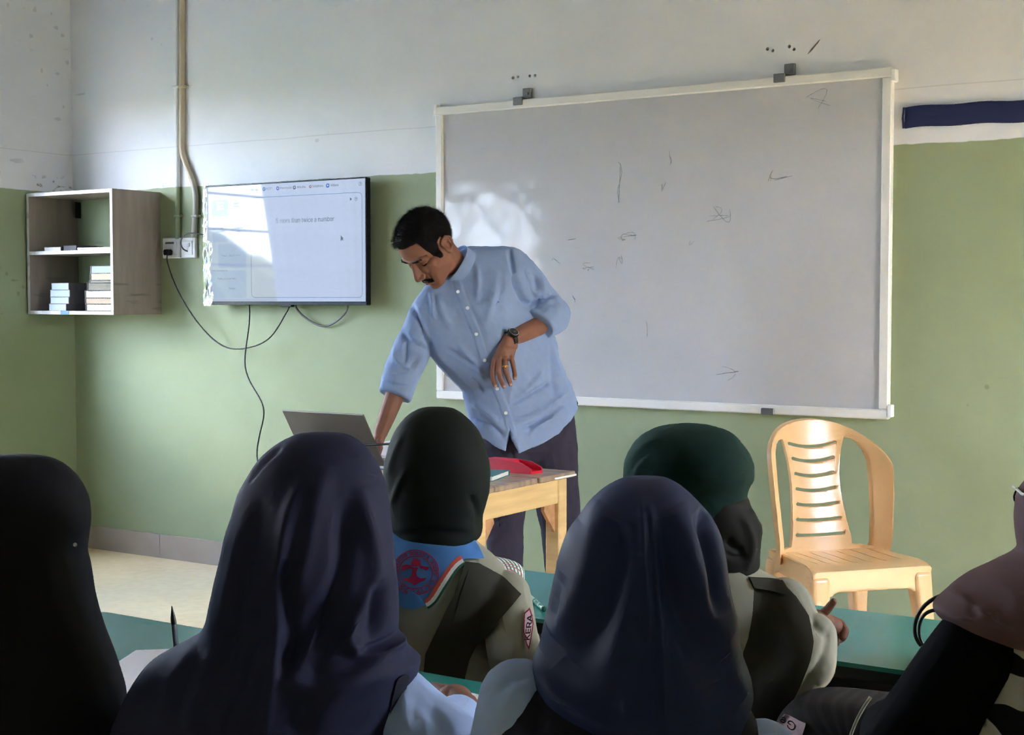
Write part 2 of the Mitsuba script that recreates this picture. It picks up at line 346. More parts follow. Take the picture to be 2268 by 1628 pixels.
part(tv, 'screen', quad(sx0, sx1, YT, sz0, sz1), 'screen_glass', uv=np.array([[0, 0], [1, 0], [1, 1], [0, 1.0]]), emitter={'type': 'area', 'radiance': proc(lambda p, n, uv: screen(p, n, uv) * SCREEN_LEVEL)})
def sign(text, h, u, v, centre=False, bold=False):
    m = meshkit.text_mesh(text, h, .0004, bold)
    w = m.bounds[1][0]
    m.apply_transform(np.array([[1, 0, 0, sx0 + u * SW - (w / 2 if centre else 0)], [0, 0, -1, YT - .0002], [0, 1, 0, sz0 + v * SH], [0, 0, 0, 1.0]])); return m
mat('screen_black', lin(24, 26, 36), rough=0.3)
big = meshkit.text_mesh('5 more than twice a number', .0205, .0004)
big.apply_scale([.362 * SW / big.bounds[1][0], 1, 1]); big.apply_transform(np.array([[1, 0, 0, sx0 + .453 * SW], [0, 0, -1, YT - .0002], [0, 1, 0, sz0 + .664 * SH], [0, 0, 0, 1.0]]))
part(tv, 'slide_text', big, 'screen_black', label='dark line reading 5 more than twice a number')
small = [sign(t, .0105, u, .949) for t, u in (('Zoomap', .284), ('NOTE', .393), ('Processes', .481), ('Articles', .589), ('Solutions', .684), ('Videos', .793))]
small += [sign(t, .0088, u, v, True) for t, u, v in (('Ratio', .200, .84), ('Items', .200, .815), ('Singing', .090, .629), ('Fragments', .090, .603), ('Geometry', .21, .627), ('Data', .21, .602), ('Linear Equation sums', .16, .392), ('Data Comparison', .083, .262), ('Probability and data', .13, .19), ('Graphs', .165, .105))]
part(tv, 'menu_text', cat(*small), 'screen_black', kind='stuff')
wh = cat(*[sign(t, .0088, .092, v, True) for t, v in (('Counting', .852), ('Algebra', .826), ('Equation', .800))])
part(tv, 'tile_text', wh, 'white_plastic', emitter={'type': 'area', 'radiance': rgb([SCREEN_LEVEL * 1.0] * 3)})
def flat_poly(uvs, depth=.0004):
    return prism(Polygon([(a * SW, b * SH) for a, b in uvs]), depth, (sx0, YT - .0002, sz0), (1, 0, 0), (0, 0, 1))
part(tv, 'pointer', flat_poly([(.853, .545), (.853, .497), (.860, .509), (.866, .500), (.869, .505), (.863, .514), (.870, .517)]), 'screen_black')
part(tv, 'play_icon', flat_poly([(.910, .850), (.921, .837), (.910, .824)]), 'screen_black')
# torn protective film still clinging to the left edge
def film():
    n, k = 60, 14
    out = []
    for i in range(n):
        z = Z0 - .004 + (Z1 - Z0 + .006) * i / (n - 1)
        w = .018 + .05 * meshkit.fbm(np.array([[1.0, i * .11, .5]]), 3)[0] * (1.4 if i < 32 else .35)
        out.append([(X0 - .006 + w * j / (k - 1), 0, z) for j in range(k)])
    g = np.array(out); nn = meshkit.fbm(np.stack([g[..., 0] * 60, g[..., 2] * 30, g[..., 2] * 0], -1), 3, 5)
    g[..., 1] = YT - .006 - .012 * nn
    i, j = np.meshgrid(np.arange(n - 1), np.arange(k - 1), indexing='ij'); a = i * k + j
    f = np.concatenate([np.stack([a, a + 1, a + k + 1], -1).reshape(-1, 3), np.stack([a, a + k + 1, a + k], -1).reshape(-1, 3)])
    return trimesh.Trimesh(g.reshape(-1, 3), f, process=False)
scene['film'] = {'type': 'thindielectric', 'int_ior': 1.9}
part(tv, 'protective_film', film(), 'film', True, label='crumpled clear film peeling from the left edge')

# ------------------------------------------------------------------ sockets, conduits, cables
def socket(x0, x1, z0, z1, label):
    k = thing('wall_socket', label, 'socket')
    part(k, 'plate', bx(x0, x1, D - .018, D, z0, z1, .004), 'white_plastic', 30)
    return k
s1 = socket(-5.153, -5.036, 1.459, 1.557, 'white wall socket with a black plug in it, beside the grey shelf')
part(s1, 'inset', bx(-5.135, -5.055, D - .022, D - .017, 1.476, 1.535, .002), 'white_plastic')
part(s1, 'rocker_switch', bx(-5.125, -5.07, D - .027, D - .02, 1.528, 1.536, .002), 'grey_cover')
s2 = socket(-5.029, -4.933, 1.459, 1.555, 'white wall socket nearest the television with a grey lead')
part(s2, 'inset', bx(-5.012, -4.95, D - .022, D - .017, 1.474, 1.54, .002), 'white_plastic')
part(s2, 'rocker_switch', bx(-4.99, -4.965, D - .026, D - .02, 1.512, 1.53, .002), 'white_plastic')
c1 = thing('conduit', 'thin conduit painted over in the wall colours, running down to the first socket', 'conduit')
part(c1, 'pipe', tube([(-5.04, D - .012, ZC), (-5.047, D - .012, 2.2), (-5.053, D - .012, 1.55)], .0125, 14), 'plaster', True)
for z in (2.27, 1.66): part(c1, 'saddle_clip', bx(-5.07, -5.025, D - .028, D, z - .006, z + .006, .003), 'plaster')
c2 = thing('conduit', 'beige conduit with a bend, running down to the socket by the television', 'conduit')
P2 = [(-5.0, D - .014, ZC), (-5.007, D - .014, 2.6), (-5.012, D - .014, 2.3), (-5.0175, D - .014, 2.02), (-5.016, D - .014, 1.965), (-4.985, D - .014, 1.89), (-4.945, D - .014, 1.81), (-4.934, D - .014, 1.77), (-4.936, D - .014, 1.65), (-4.942, D - .014, 1.556)]
part(c2, 'pipe', tube(curve(P2, 90), .014, 14), 'beige_pipe', True)
for x, z in ((-5.008, 2.267), (-4.93, 1.655)):
    part(c2, 'saddle_clip', cat(bx(x - .018, x + .02, D - .032, D, z - .006, z + .006, .003), xf(trimesh.creation.cylinder(.006, .01, sections=12), (x + .022, D - .008, z), rx=math.pi / 2)), 'beige_pipe')
def cable(label, pts, r=.0032, bsdf='black_rubber', n=80):
    k = thing('cable', label, 'cable'); part(k, 'lead', tube(curve(pts, n), r, 8), bsdf, True); return k
k = cable('black power cable hanging from the plugged socket up to the television', [(-5.076, 4.885, 1.492), (-5.082, 4.87, 1.472), (-5.079, 4.875, 1.418), (-4.993, 4.86, 1.289), (-4.832, 4.85, 1.124), (-4.675, 4.85, 1.039), (-4.543, 4.85, 1.043), (-4.41, 4.85, 1.095), (-4.338, 4.86, 1.187), (-4.31, 4.868, 1.236), (-4.30, 4.875, 1.27)])
part(k, 'plug', cat(xf(bx(-.014, .028, -.03, 0, -.014, .014, .006), (-5.105, D - .02, 1.487))), 'black_plastic')
cable('black video cable dropping from the television to the laptop', [(-4.56, 4.86, 1.28), (-4.545, 4.855, 1.235), (-4.522, 4.82, 1.104), (-4.503, 4.78, 0.963), (-4.42, 4.74, 0.873), (-4.304, 4.68, 0.793), (-4.201, 4.55, 0.699), (-4.083, 4.4, 0.623), (-3.872, 4.2, 0.591), (-3.616, 4, 0.597), (-3.20, 3.78, .735), (-3.136, 3.70, .7335)])
cable('grey cable looping below the right half of the television', [(-4.26, 4.88, 1.27), (-4.297, 4.89, 1.236), (-4.218, 4.905, 1.163), (-4.137, 4.908, 1.144), (-4.061, 4.905, 1.173), (-3.995, 4.89, 1.236), (-4.0, 4.88, 1.28)], .0045, 'grey_cover')
cable('short grey lead from the second socket to behind the television', [(-4.98, D - .02, 1.49), (-4.99, 4.87, 1.52), (-4.965, 4.86, 1.56), (-4.9, 4.88, 1.572), (-4.7, 4.88, 1.58)], .0035, 'grey_cover', 40)

# ------------------------------------------------------------------ navy strip at the right
ns = thing('display_strip', 'long padded navy cloth strip on the wall right of the whiteboard', 'strip')
def strip():
    n, k = 80, 16; g = []
    for i in range(n):
        x = -1.548 + 1.9 * i / (n - 1); e = .012 if i in (0, n - 1) else .018
        wob = .0025 * math.sin(i * .7) + .002 * math.sin(i * .31)
        g.append([(x, D - e * (.5 + .5 * math.cos(a)) * (1 if abs(math.sin(a)) < .99 else .6), 1.887 + wob + .036 * max(-1, min(1, 1.25 * math.sin(a)))) for a in np.linspace(0, 2 * math.pi, k, endpoint=False)])
    return skin(np.array(g))
part(ns, 'cloth', strip(), 'navy_cloth', 40)
part(ns, 'end_stitch', tube([(-1.551, D - .012, 1.852), (-1.552, D - .02, 1.887), (-1.551, D - .012, 1.923)], .004, 8), 'navy_cloth', True)

# ------------------------------------------------------------------ wall shelf with books
sh = thing('wall_shelf', 'grey wood-effect open box shelf in the corner of the front wall', 'shelf')
sx, sX, sy, sz, sZ, tk = -5.788, -5.182, 4.624, 1.19, 1.778, .017
for nm, b in (('side_panel', (sx, sx + tk, sz, sZ)), ('side_panel', (sX - tk, sX, sz, sZ)), ('top_panel', (sx + tk, sX - tk, sZ - tk, sZ)), ('bottom_panel', (sx + tk, sX - tk, sz, sz + tk)), ('shelf_board', (sx + tk, sX - tk, 1.4785, 1.4955))):
    x0, x1, z0, z1 = b
    q = part(sh, nm, bx(x0, x1, sy + .001, D, z0, z1), 'laminate')
    part(q, 'edge_band', bx(x0, x1, sy, sy + .001, z0, z1), 'edge_band', label='pale front edge')
part(sh, 'tape', bx(-5.55, -5.49, sy - .0012, sy + .01, sz - .0005, sz + tk + .0006), 'blue_tape', label='strip of blue tape')
part(sh, 'hinge', bx(-5.75, -5.742, 4.89, 4.92, 1.67, 1.75, .001), 'black_plastic')
def book(label, x, y, z, w, l, h, rz, pg='pages_white', cv='dark_cover', group='books on the grey shelf'):
    k = thing('book', label, 'book', group)
    c, s = math.cos(rz), math.sin(rz)
    part(k, 'pages', xf(bx(-w / 2, w / 2 - .004, -l / 2 + .003, l / 2 - .003, .0018, h - .0018), (x, y, z), rz), pg)
    part(k, 'cover', xf(cat(bx(-w / 2 - .002, w / 2, -l / 2, l / 2, 0, .0018), bx(-w / 2 - .002, w / 2, -l / 2, l / 2, h - .0018, h), bx(w / 2 - .004, w / 2, -l / 2, l / 2, .0018, h - .0018)), (x, y, z), rz), cv)
    return k
zb = sz + tk
for i, h in enumerate((.034, .033, .034, .034)):
    book(('lowest', 'second from the bottom', 'third from the bottom', 'topmost')[i] + ' book of the small stack at the left of the shelf', -5.60 + .006 * (i % 2), 4.745 + .004 * i, zb + sum((.034, .033, .034, .034)[:i]), .135, .19, h, .05 * (i % 3 - 1), 'pages_blue', 'grey_cover', 'books in the left stack')
zz = zb
for i, (h, pg, cv, w, dx, rot, lab) in enumerate(((.033, 'pages_white', 'dark_cover', .2, .0, .72, 'thick white-edged book at the bottom of the large stack'), (.029, 'pages_cream', 'dark_cover', .19, -.008, .66, 'tan-edged book second from the bottom of the large stack'),
        (.036, 'pages_white', 'dark_cover', .19, -.006, .60, 'wide white-edged book third from the bottom of the large stack'), (.037, 'pages_worn', 'dark_cover', .18, .0, .70, 'worn grey-edged book in the middle of the large stack'),
        (.012, 'pages_worn', 'dark_cover', .17, .012, .55, 'thin dark notebook between the worn book and the tan book'), (.033, 'pages_cream', 'dark_cover', .17, .02, .50, 'tan-edged book second from the top of the large stack'), (.035, 'pages_blue', 'grey_cover', .17, .024, .42, 'white-edged book on top of the large stack'))):
    book(lab, -5.365 + dx, 4.79, zz, w * 1.05, .17, h, rot - .35 + math.pi, pg, cv, 'books in the large stack'); zz += h
book('small pale book lying on the middle board of the shelf', -5.66, 4.74, 1.4955, .11, .15, .021, .1, 'pages_white', 'grey_cover')
book('black folder lying on the middle board of the shelf', -5.53, 4.75, 1.4955, .10, .16, .026, -.06, 'dark_cover', 'dark_cover')
pp = thing('paper_stack', 'loose white papers lying on the middle board of the shelf', 'papers')
for i in range(5):
    part(pp, 'sheet', xf(bx(-.12, .12, -.09, .09, 0, .0025), (-5.36 + .004 * i, 4.76 - .003 * i, 1.4955 + .0026 * i), .03 * (i - 2)), 'paper_white')
part(pp, 'dark_sheet', xf(bx(-.1, .1, -.07, .07, 0, .003), (-5.33, 4.77, 1.4955 + .0132), .1), 'dark_cover')

# ------------------------------------------------------------------ plastic chair
def soften(m, edge=.008, it=6):
    t = tm(m.refine_to_length(edge) if isinstance(m, m3.Manifold) else mf(m).refine_to_length(edge))
    trimesh.smoothing.filter_taubin(t, lamb=.5, nu=.52, iterations=it); return t
def chair():
    k = thing('plastic_chair', 'tan moulded plastic chair without arms, empty, below the whiteboard', 'chair')
    L, A = np.array([-1.598, 4.474, 0]), .86
    fw_, rt_ = np.array([math.sin(A), -math.cos(A), 0]), np.array([math.cos(A), math.sin(A), 0])
    def place(m):
        v = np.asarray(m.vertices); m = m.copy(); m.vertices = L + v[:, :1] * rt_ + v[:, 1:2] * fw_ + v[:, 2:] * np.array([0, 0, 1.0])
        if m.volume < 0: m.invert()
        return m
    # back: outline in (s, height), extruded, then bent
    th = np.linspace(0, math.pi, 40)
    outer = Polygon([(-.200, .40)] + [(-.217, .60), (-.222, .70)] + [(-.222 * math.cos(a), .700 + .158 * math.sin(a)) for a in th] + [(.222, .70), (.217, .60), (.200, .40)])
    splat_l = CubicSpline([.43, .56, .66, .76, .82], [.115, .096, .091, .105, .124])
    hh = np.linspace(.44, .795, 30)
    hole = Polygon([(splat_l(h), h) for h in hh] + [(.136, .792), (.152, .780), (.167, .752), (.174, .72), (.175, .66), (.170, .55), (.162, .44)]).buffer(-.004).buffer(.004)
    back = outer.difference(hole).difference(affinity.scale(hole, -1, 1, origin=(0, 0)))
    slots = []
    for i in range(7):
        h = .475 + i * .049; w = float(splat_l(h)) - .021
        cv = .004 + .0016 * i
        slots.append(LineString([(x, h + cv * ((x / w) ** 2 - .3)) for x in np.linspace(-w, w, 12)]).buffer(.0052))
    back = back.difference(unary_union(slots))
    b = trimesh.creation.extrude_polygon(back, .018, engine='earcut')
    bm = mf(b).refine_to_length(.012); t = tm(bm); trimesh.smoothing.filter_taubin(t, lamb=.4, nu=.42, iterations=4)
    v = np.asarray(t.vertices); s, h, d = v[:, 0], v[:, 1], v[:, 2] - .009
    rim = np.clip((np.abs(s) - .13) / .09, 0, 1) + np.clip((h - .80) / .06, 0, 1)
    d = d * (1 + 1.0 * np.clip(rim, 0, 1))
    fwd = -.150 - .21 * (h - .43) + 1.1 * s ** 2 + .070 * (np.clip(np.abs(s) - .085, 0, 1) / .128) ** 1.7 * np.clip((1.02 - h) / .3, 0, 1) - .06 * np.clip(h - .80, 0, 1) - .25 * (np.clip(.47 - h, 0, 1))
    t.vertices = np.stack([s, fwd + d, h], 1)
    part(k, 'backrest', place(t), 'tan_plastic', 50)
    # seat and front skirt
    seat = Polygon([(-.140, -.165), (.150, -.165), (.190, .165), (-.180, .165)]).buffer(.025)
    sm = mf(trimesh.creation.extrude_polygon(seat, .03, engine='earcut')).translate((0, 0, .402))
    def skirt(w, drop, legw):
        o = Polygon([(-w, .43), (w, .43), (w, .32), (-w, .32)]); hole = Polygon([(-w + legw, .2), (w - legw, .2), (w - legw, .430 - drop), (-w + legw, .430 - drop)]).buffer(-.035).buffer(.035)
        return o.difference(unary_union([hole, sbox(-w + legw, .2, w - legw, .34)]))
    fs = prism(skirt(.207, .078, .055), .024, (.004, .191, 0), (1, 0, 0), (0, 0, 1))
    sm = sm + mf(fs)
    for sgn in (-1, 1):
        ss = prism(skirt(.186, .064, .05), .018, (sgn * .182 - .009, .004, 0), (.10 * sgn, .995, 0), (0, 0, 1)); sm = sm + mf(ss)
    t = soften(sm, .009, 16); v = np.asarray(t.vertices).copy(); top = np.clip((v[:, 2] - .405) / .02, 0, 1)
    v[:, 2] += top * (-.012 * np.clip(1 - (v[:, 0] / .17) ** 2, 0, 1) * np.clip((.17 - v[:, 1]) / .1, 0, 1) - .012 * np.clip((v[:, 1] - .11) / .07, 0, 1) ** 2); t.vertices = v
    g_ = mf(t)
    for i in range(-3, 4): g_ = g_ - mf(bx(i * .05 - .0018, i * .05 + .0018, -.13, .11, .4165, .46))
    part(k, 'seat', place(tm(g_)), 'tan_plastic', 40)
    for sx_ in (-1, 1):
        for sy_ in (-1, 1):
            x, y = sx_ * (.180 if sy_ > 0 else .150), sy_ * .160 + .004
            P0, P1, P2 = np.array([x, y, .392]), np.array([x + sx_ * .010, y + sy_ * .018, .25]), np.array([x + sx_ * .035, y + sy_ * .05, .018])
            def blk(p, a, r): return [m3.Manifold.sphere(r, 20).translate(tuple(p + np.array([i * a, j * a, 0]))) for i in (-1, 1) for j in (-1, 1)]
            leg = m3.Manifold.batch_hull(blk(P0, .016, .018) + blk(P1, .012, .016)) + m3.Manifold.batch_hull(blk(P1, .012, .016) + blk(P2, .007, .013))
            part(k, 'leg', place(tm(leg.trim_by_plane((0, 0, 1), .005).translate((0, 0, -.005)))), 'tan_plastic', 40)
chair()

# ------------------------------------------------------------------ teacher's table and what lies on it
TZ = .72
tb = thing('teacher_table', 'pale wooden table with a worn plank top in front of the teacher', 'table')
for a, b in ((3.375, 3.45), (3.453, 3.690), (3.697, 3.911)):
    part(tb, 'plank', bx(-3.16, -2.273 - (.004 if a < 3.5 else 0), a, b, TZ - .018, TZ, .003), 'worn_top')
part(tb, 'edge_strip', bx(-2.2735, -2.270, 3.78, 3.911, TZ - .0145, TZ - .009), 'white_plastic', label='white edge strip')
lx = ((-3.13, -3.08), (-2.345, -2.295)); ly = ((3.385, 3.433), (3.845, 3.895))
for xa, xb in lx:
    for ya, yb in ly: part(tb, 'leg', bx(xa, xb, ya, yb, 0, TZ - .018, .003), 'pale_wood')
for xa in (-3.115, -2.318): part(tb, 'apron', bx(xa, xa + .02, 3.433, 3.845, TZ - .098, TZ - .018, .002), 'pale_wood')
for ya in (3.40, 3.86): part(tb, 'apron', bx(-3.08, -2.345, ya, ya + .02, TZ - .098, TZ - .018, .002), 'pale_wood')
for xa in (-3.11, -2.322):
    for y0, y1 in ((3.433, 3.493), (3.845, 3.785)):
        part(tb, 'corner_brace', prism(Polygon([(y0, TZ - .098), (y1, TZ - .098), (y1 + (.006 if y1 > y0 else -.006), TZ - .115), (y0, TZ - .19)]), .012, (xa, 0, 0), (0, 1, 0), (0, 0, 1)), 'raw_ply', label='rough plywood corner brace')
lp = thing('laptop', 'open grey laptop on the teacher\'s table, its lid turned to the class', 'laptop')
part(lp, 'base', bx(-3.129, -2.793, 3.60, 3.825, TZ + .001, TZ + .016, .004), 'laptop_deck')
part(lp, 'keyboard', bx(-3.106, -2.816, 3.63, 3.74, TZ + .016, TZ + .018, .001), 'black_plastic')
lid = bx(-.168, .168, -.0028, .0028, 0, .205, .002); 
part(lp, 'lid', xf(lid, (-2.961, 3.602, TZ + .012), rx=math.atan2(.112, .176)), 'laptop_grey')
part(lp, 'hinge', tube([(-3.08, 3.6, TZ + .014), (-2.82, 3.6, TZ + .014)], .006, 10), 'laptop_grey', True)
rc = thing('pencil_case', 'long red plastic case with an open end on the teacher\'s table', 'case')
def red_case():
    top = prism(Polygon([(-.17, 0), (.085, 0), (.085, .016), (.045, .033), (-.03, .038), (-.17, .032)]), .062, (0, .031, 0), (1, 0, 0), (0, 0, 1))
    cut = prism(Polygon([(.0, .008), (.11, .008), (.11, .06), (-.02, .06), (.0, .03)]), .05, (0, .025, 0), (1, 0, 0), (0, 0, 1))
    return tm(mf(top) - mf(cut))
part(rc, 'body', xf(red_case(), (-2.425, 3.79, TZ), rz=-.06), 'red_plastic')
part(rc, 'ridge', xf(bx(-.1, -.01, -.028, .028, .0350, .0385, .002), (-2.425, 3.79, TZ), rz=-.06), 'red_plastic')
bk = book('white-edged book with a teal cover lying before the red case', -2.475, 3.60, TZ, .16, .22, .016, .25 + math.pi / 2, 'pages_white', 'teal_cover', None)
wbx = thing('carton', 'small white printed carton beside the laptop', 'carton')
part(wbx, 'box', xf(bx(-.06, .06, -.03, .03, 0, .058, .001), (-2.94, 3.875, TZ), rz=.25), 'paper_white')
part(wbx, 'print', xf(bx(.012, .04, -.0306, -.0300, .024, .04), (-2.94, 3.875, TZ), rz=.25), 'ink')
cable('black cable arching over the table beside the laptop', [(-2.52, 3.45, TZ + .0045), (-2.58, 3.455, TZ + .012), (-2.64, 3.46, .80), (-2.603, 3.46, 0.823), (-2.672, 3.46, 0.822), (-2.742, 3.46, 0.816), (-2.813, 3.46, 0.805), (-2.93, 3.46, .76), (-3.03, 3.48, TZ + .0045), (-3.12, 3.5, TZ + .0045)], .0034)

# ------------------------------------------------------------------ pupils' desks and benches
def desk(x0, x1, y0, y1, z, label, g='green pupils\' desks'):
    k = thing('school_desk', label, 'desk', g)
    o = sbox(x0, y0, x1, y1).buffer(-.035).buffer(.035)
    part(k, 'desktop', prism(o, .008, (0, 0, z - .008), (1, 0, 0), (0, 1, 0)), 'desk_laminate')
    part(k, 'core_board', prism(o.buffer(-.006), .022, (0, 0, z - .030), (1, 0, 0), (0, 1, 0)), 'desk_edge')
    for x in (x0 + .08, x1 - .11):
        part(k, 'leg', bx(x, x + .03, y0 + .05, y0 + .08, 0, z - .03, .003), 'desk_frame'); part(k, 'leg', bx(x, x + .03, y1 - .08, y1 - .05, 0, z - .03, .003), 'desk_frame')
        part(k, 'foot_rail', bx(x, x + .03, y0 + .08, y1 - .08, .06, .09, .003), 'desk_frame')
    part(k, 'front_board', bx(x0 + .06, x1 - .06, y1 - .05, y1 - .037, .20, z - .03, .002), 'desk_frame')
    return k
def bench(x0, x1, y0, y1, z, label):
    k = thing('bench', label, 'bench')
    part(k, 'seat_board', bx(x0, x1, y0, y1, z - .025, z, .005), 'desk_frame')
    for x in (x0 + .1, x1 - .13):
        part(k, 'leg', bx(x, x + .03, y0 + .03, y0 + .06, 0, z - .025, .003), 'desk_frame'); part(k, 'leg', bx(x, x + .03, y1 - .06, y1 - .03, 0, z - .025, .003), 'desk_frame')
    return k
DZ = .64
desk(-2.236, -1.50, 1.60, 1.945, DZ, 'green-topped desk in front of the pupil with the upright pen')
desk(-1.49, -.62, 1.58, 1.915, DZ, 'green-topped desk between the two navy headscarves')
desk(-2.05, -.40, 2.36, 2.770, DZ, 'green-topped desk in front of the two scouts')
bench(-2.2, -.58, 1.12, 1.38, .38, 'dark bench under the pupils in navy headscarves')
bench(-2.0, -.46, 1.98, 2.24, .38, 'dark bench under the two scouts')
st_ = thing('stool', 'low dark stool under the person at the right edge', 'stool')
part(st_, 'seat', bx(-.52, -.14, 1.36, 1.66, .355, .38, .01), 'desk_frame')
for x, y in ((-.49, 1.39), (-.20, 1.39), (-.49, 1.60), (-.20, 1.60)): part(st_, 'leg', bx(x, x + .03, y, y + .03, 0, .355, .003), 'desk_frame')
# ------------------------------------------------------------------ modelling of people and cloth
def ball(p, r, n=20):
    return m3.Manifold.sphere(1.0, n).scale(tuple(np.broadcast_to(r, 3).astype(float))).translate(tuple(map(float, p)))
def hull(*ps):
    """the hull of balls ((x, y, z), r)"""
    return m3.Manifold.batch_hull([ball(p, r) for p, r in ps])
def chain(*ps):
    out = m3.Manifold()
    for a, b in zip(ps[:-1], ps[1:]): out = out + hull(a, b)
    return out
def smoothed(m, edge, it=10):
    t = tm(m.refine_to_length(edge)); t.merge_vertices()
    trimesh.smoothing.filter_taubin(t, lamb=.5, nu=.52, iterations=it); return t
def segdist(q, poly):
    """distance of the points q (n, 2) to a polyline, and how far along it (0..1) the nearest point lies"""
    poly = np.asarray(poly, float)[:, :2] if len(np.asarray(poly)[0]) == 2 else np.asarray(poly, float)[:, [0, 2]]
    L = np.concatenate([[0], np.cumsum(np.linalg.norm(np.diff(poly, axis=0), axis=1))]); best = np.full(len(q), 9.0); at = np.zeros(len(q))
    for i in range(len(poly) - 1):
        d = poly[i + 1] - poly[i]; t = np.clip(((q - poly[i]) @ d) / (d @ d), 0, 1); e = np.linalg.norm(q - poly[i] - t[:, None] * d, axis=1)
        m = e < best; best[m] = e[m]; at[m] = (L[i] + t[m] * (L[i + 1] - L[i])) / L[-1]
    return best, at
def fine(poly, n=24):
    p = np.asarray(poly, float)
    return curve(p, n) if len(p) > 2 else p
def fold(t, O, folds, both=False):
    """pushes the cloth t out (amp > 0) or in along folds [(polyline of (s, z), amp, width)], on the side turned to the class"""
    v = np.asarray(t.vertices).copy(); n = np.asarray(t.vertex_normals); q = np.stack([(v - O) @ RT, v[:, 2]], 1)
    face = np.clip(((n @ TW) + .25) / .5, 0, 1) if not both else np.ones(len(v)); d = np.zeros(len(v))
    for poly, amp, w in folds:
        e, a = segdist(q, fine(poly)); taper = np.clip(np.minimum(a, 1 - a) / .2, 0, 1) ** .7
        d += amp * np.exp(-(e / w) ** 2) * (.15 + .85 * taper)
    t.vertices = v + n * (d * face)[:, None]; return t
def crumple(t, amp, freq, seed=0, stretch=(1, 1, 1)):
    v = np.asarray(t.vertices).copy(); n = np.asarray(t.vertex_normals)
    a = meshkit.fbm(v * freq * np.asarray(stretch), 4, seed); b = 1 - np.abs(2 * meshkit.fbm(v * freq * .6 * np.asarray(stretch) + 7, 3, seed + 9) - 1)
    t.vertices = v + n * (amp * ((a - .5) + .7 * (b - .6)))[:, None]; return t
def tint_mesh(t, base, spots):
    """vertex colours: base, with spots [(centre, radius, colour)]"""
    v = np.asarray(t.vertices); c = np.tile(np.array(base, float), (len(v), 1))
    c *= (.93 + .14 * meshkit.fbm(v * 55, 3, 2))[:, None]
    for p, r, col in spots:
        k = np.exp(-(np.linalg.norm((v - np.asarray(p)) / r, axis=1)) ** 2)[:, None]; c = c * (1 - k) + np.array(col) * k
    return c
scene['skin'] = {'type': 'twosided', 'bsdf': {'type': 'principled', 'base_color': {'type': 'mesh_attribute', 'name': 'vertex_color'}, 'roughness': .58, 'specular': .3}}
SKIN = lin(128, 87, 70)
def strands(roots, dirs, length, r, seed, bend=None, seg=3):
    """thin tapering hairs from roots along dirs, as one mesh"""
    rg = np.random.default_rng(seed); n = len(roots); L = length * rg.uniform(.6, 1.15, n)
    bend = np.zeros(3) if bend is None else np.asarray(bend); vs, fs = [], []
    a = np.cross(dirs, [0.3, 0.2, .93]); a /= np.linalg.norm(a, axis=1, keepdims=True) + 1e-9; b = np.cross(dirs, a)
    for k in range(seg):
        u = k / (seg - 1); c = roots + dirs * (L * u)[:, None] + bend * (L * u * u)[:, None]; w = r * (1 - .85 * u)
        for j in range(3):
            th = 2 * math.pi * j / 3; vs.append(c + (a * math.cos(th) + b * math.sin(th)) * w)
    v = np.stack(vs, 1)
    for k in range(seg - 1):
        for j in range(3):
            p, q, r_, s_ = k * 3 + j, k * 3 + (j + 1) % 3, (k + 1) * 3 + (j + 1) % 3, (k + 1) * 3 + j; fs += [[p, q, r_], [p, r_, s_]]
    f = (np.arange(n)[:, None, None] * (3 * seg) + np.array(fs)[None]).reshape(-1, 3)
    return trimesh.Trimesh(v.reshape(-1, 3), f, process=False)
mat('hair', lin(20, 18, 20), rough=.7, spec=.15)

def surface(t, O, soft=0.0, step=.003):
    """the depth t of the side of a mesh turned to the class's back, over (s, z); soft: as a cloth would span it, smoothed over that many metres"""
    from scipy.interpolate import LinearNDInterpolator, NearestNDInterpolator, RegularGridInterpolator
    from scipy.ndimage import gaussian_filter, maximum_filter
    v, n = np.asarray(t.vertices), np.asarray(t.vertex_normals); i = (n @ TW) > .08
    q = np.stack([(v[i] - O) @ RT, v[i, 2]], 1); d = (v[i] - O) @ TW
    x0, y0 = q.min(0) - .01; nx, ny = ((q.max(0) - q.min(0) + .02) / step).astype(int) + 1
    ix = ((q - (x0, y0)) / step).astype(int); g = np.full((nx, ny), -9.0); np.maximum.at(g, (ix[:, 0], ix[:, 1]), d)
    far = g < -5; g2 = maximum_filter(g, 5); g = np.where(far, g2, g); ok = g > -5
    pts = np.argwhere(ok); fill = NearestNDInterpolator(pts, g[ok]); bad = np.argwhere(~ok)
    if len(bad): g[~ok] = fill(bad)
    if soft: g = gaussian_filter(maximum_filter(g, max(3, int(soft / step) | 1)), soft / step)
    else: g = gaussian_filter(g, .8)
    f = RegularGridInterpolator((x0 + step * (np.arange(nx) + .5), y0 + step * (np.arange(ny) + .5)), g, bounds_error=False, fill_value=None)
    return lambda p: f(np.clip(p, (x0 + step, y0 + step), (x0 + step * (nx - 1), y0 + step * (ny - 1))))
def onto(flat, surf, O, off, edge=.004):
    """a flat mesh drawn in (s, z) laid on a surface, off from it; its thickness is kept"""
    v, f = trimesh.remesh.subdivide_to_size(np.asarray(flat.vertices), np.asarray(flat.faces), edge)
    d = surf(v[:, :2]) + off + v[:, 2]
    m = trimesh.Trimesh(O + v[:, :1] * RT + d[:, None] * TW + v[:, 1:2] * np.array([0, 0, 1.0]), f, process=False); m.merge_vertices(); return m
def patch(poly, thick):
    return trimesh.util.concatenate([trimesh.creation.extrude_polygon(g, thick, engine='earcut') for g in getattr(poly, 'geoms', [poly]) if g.area > 1e-8])
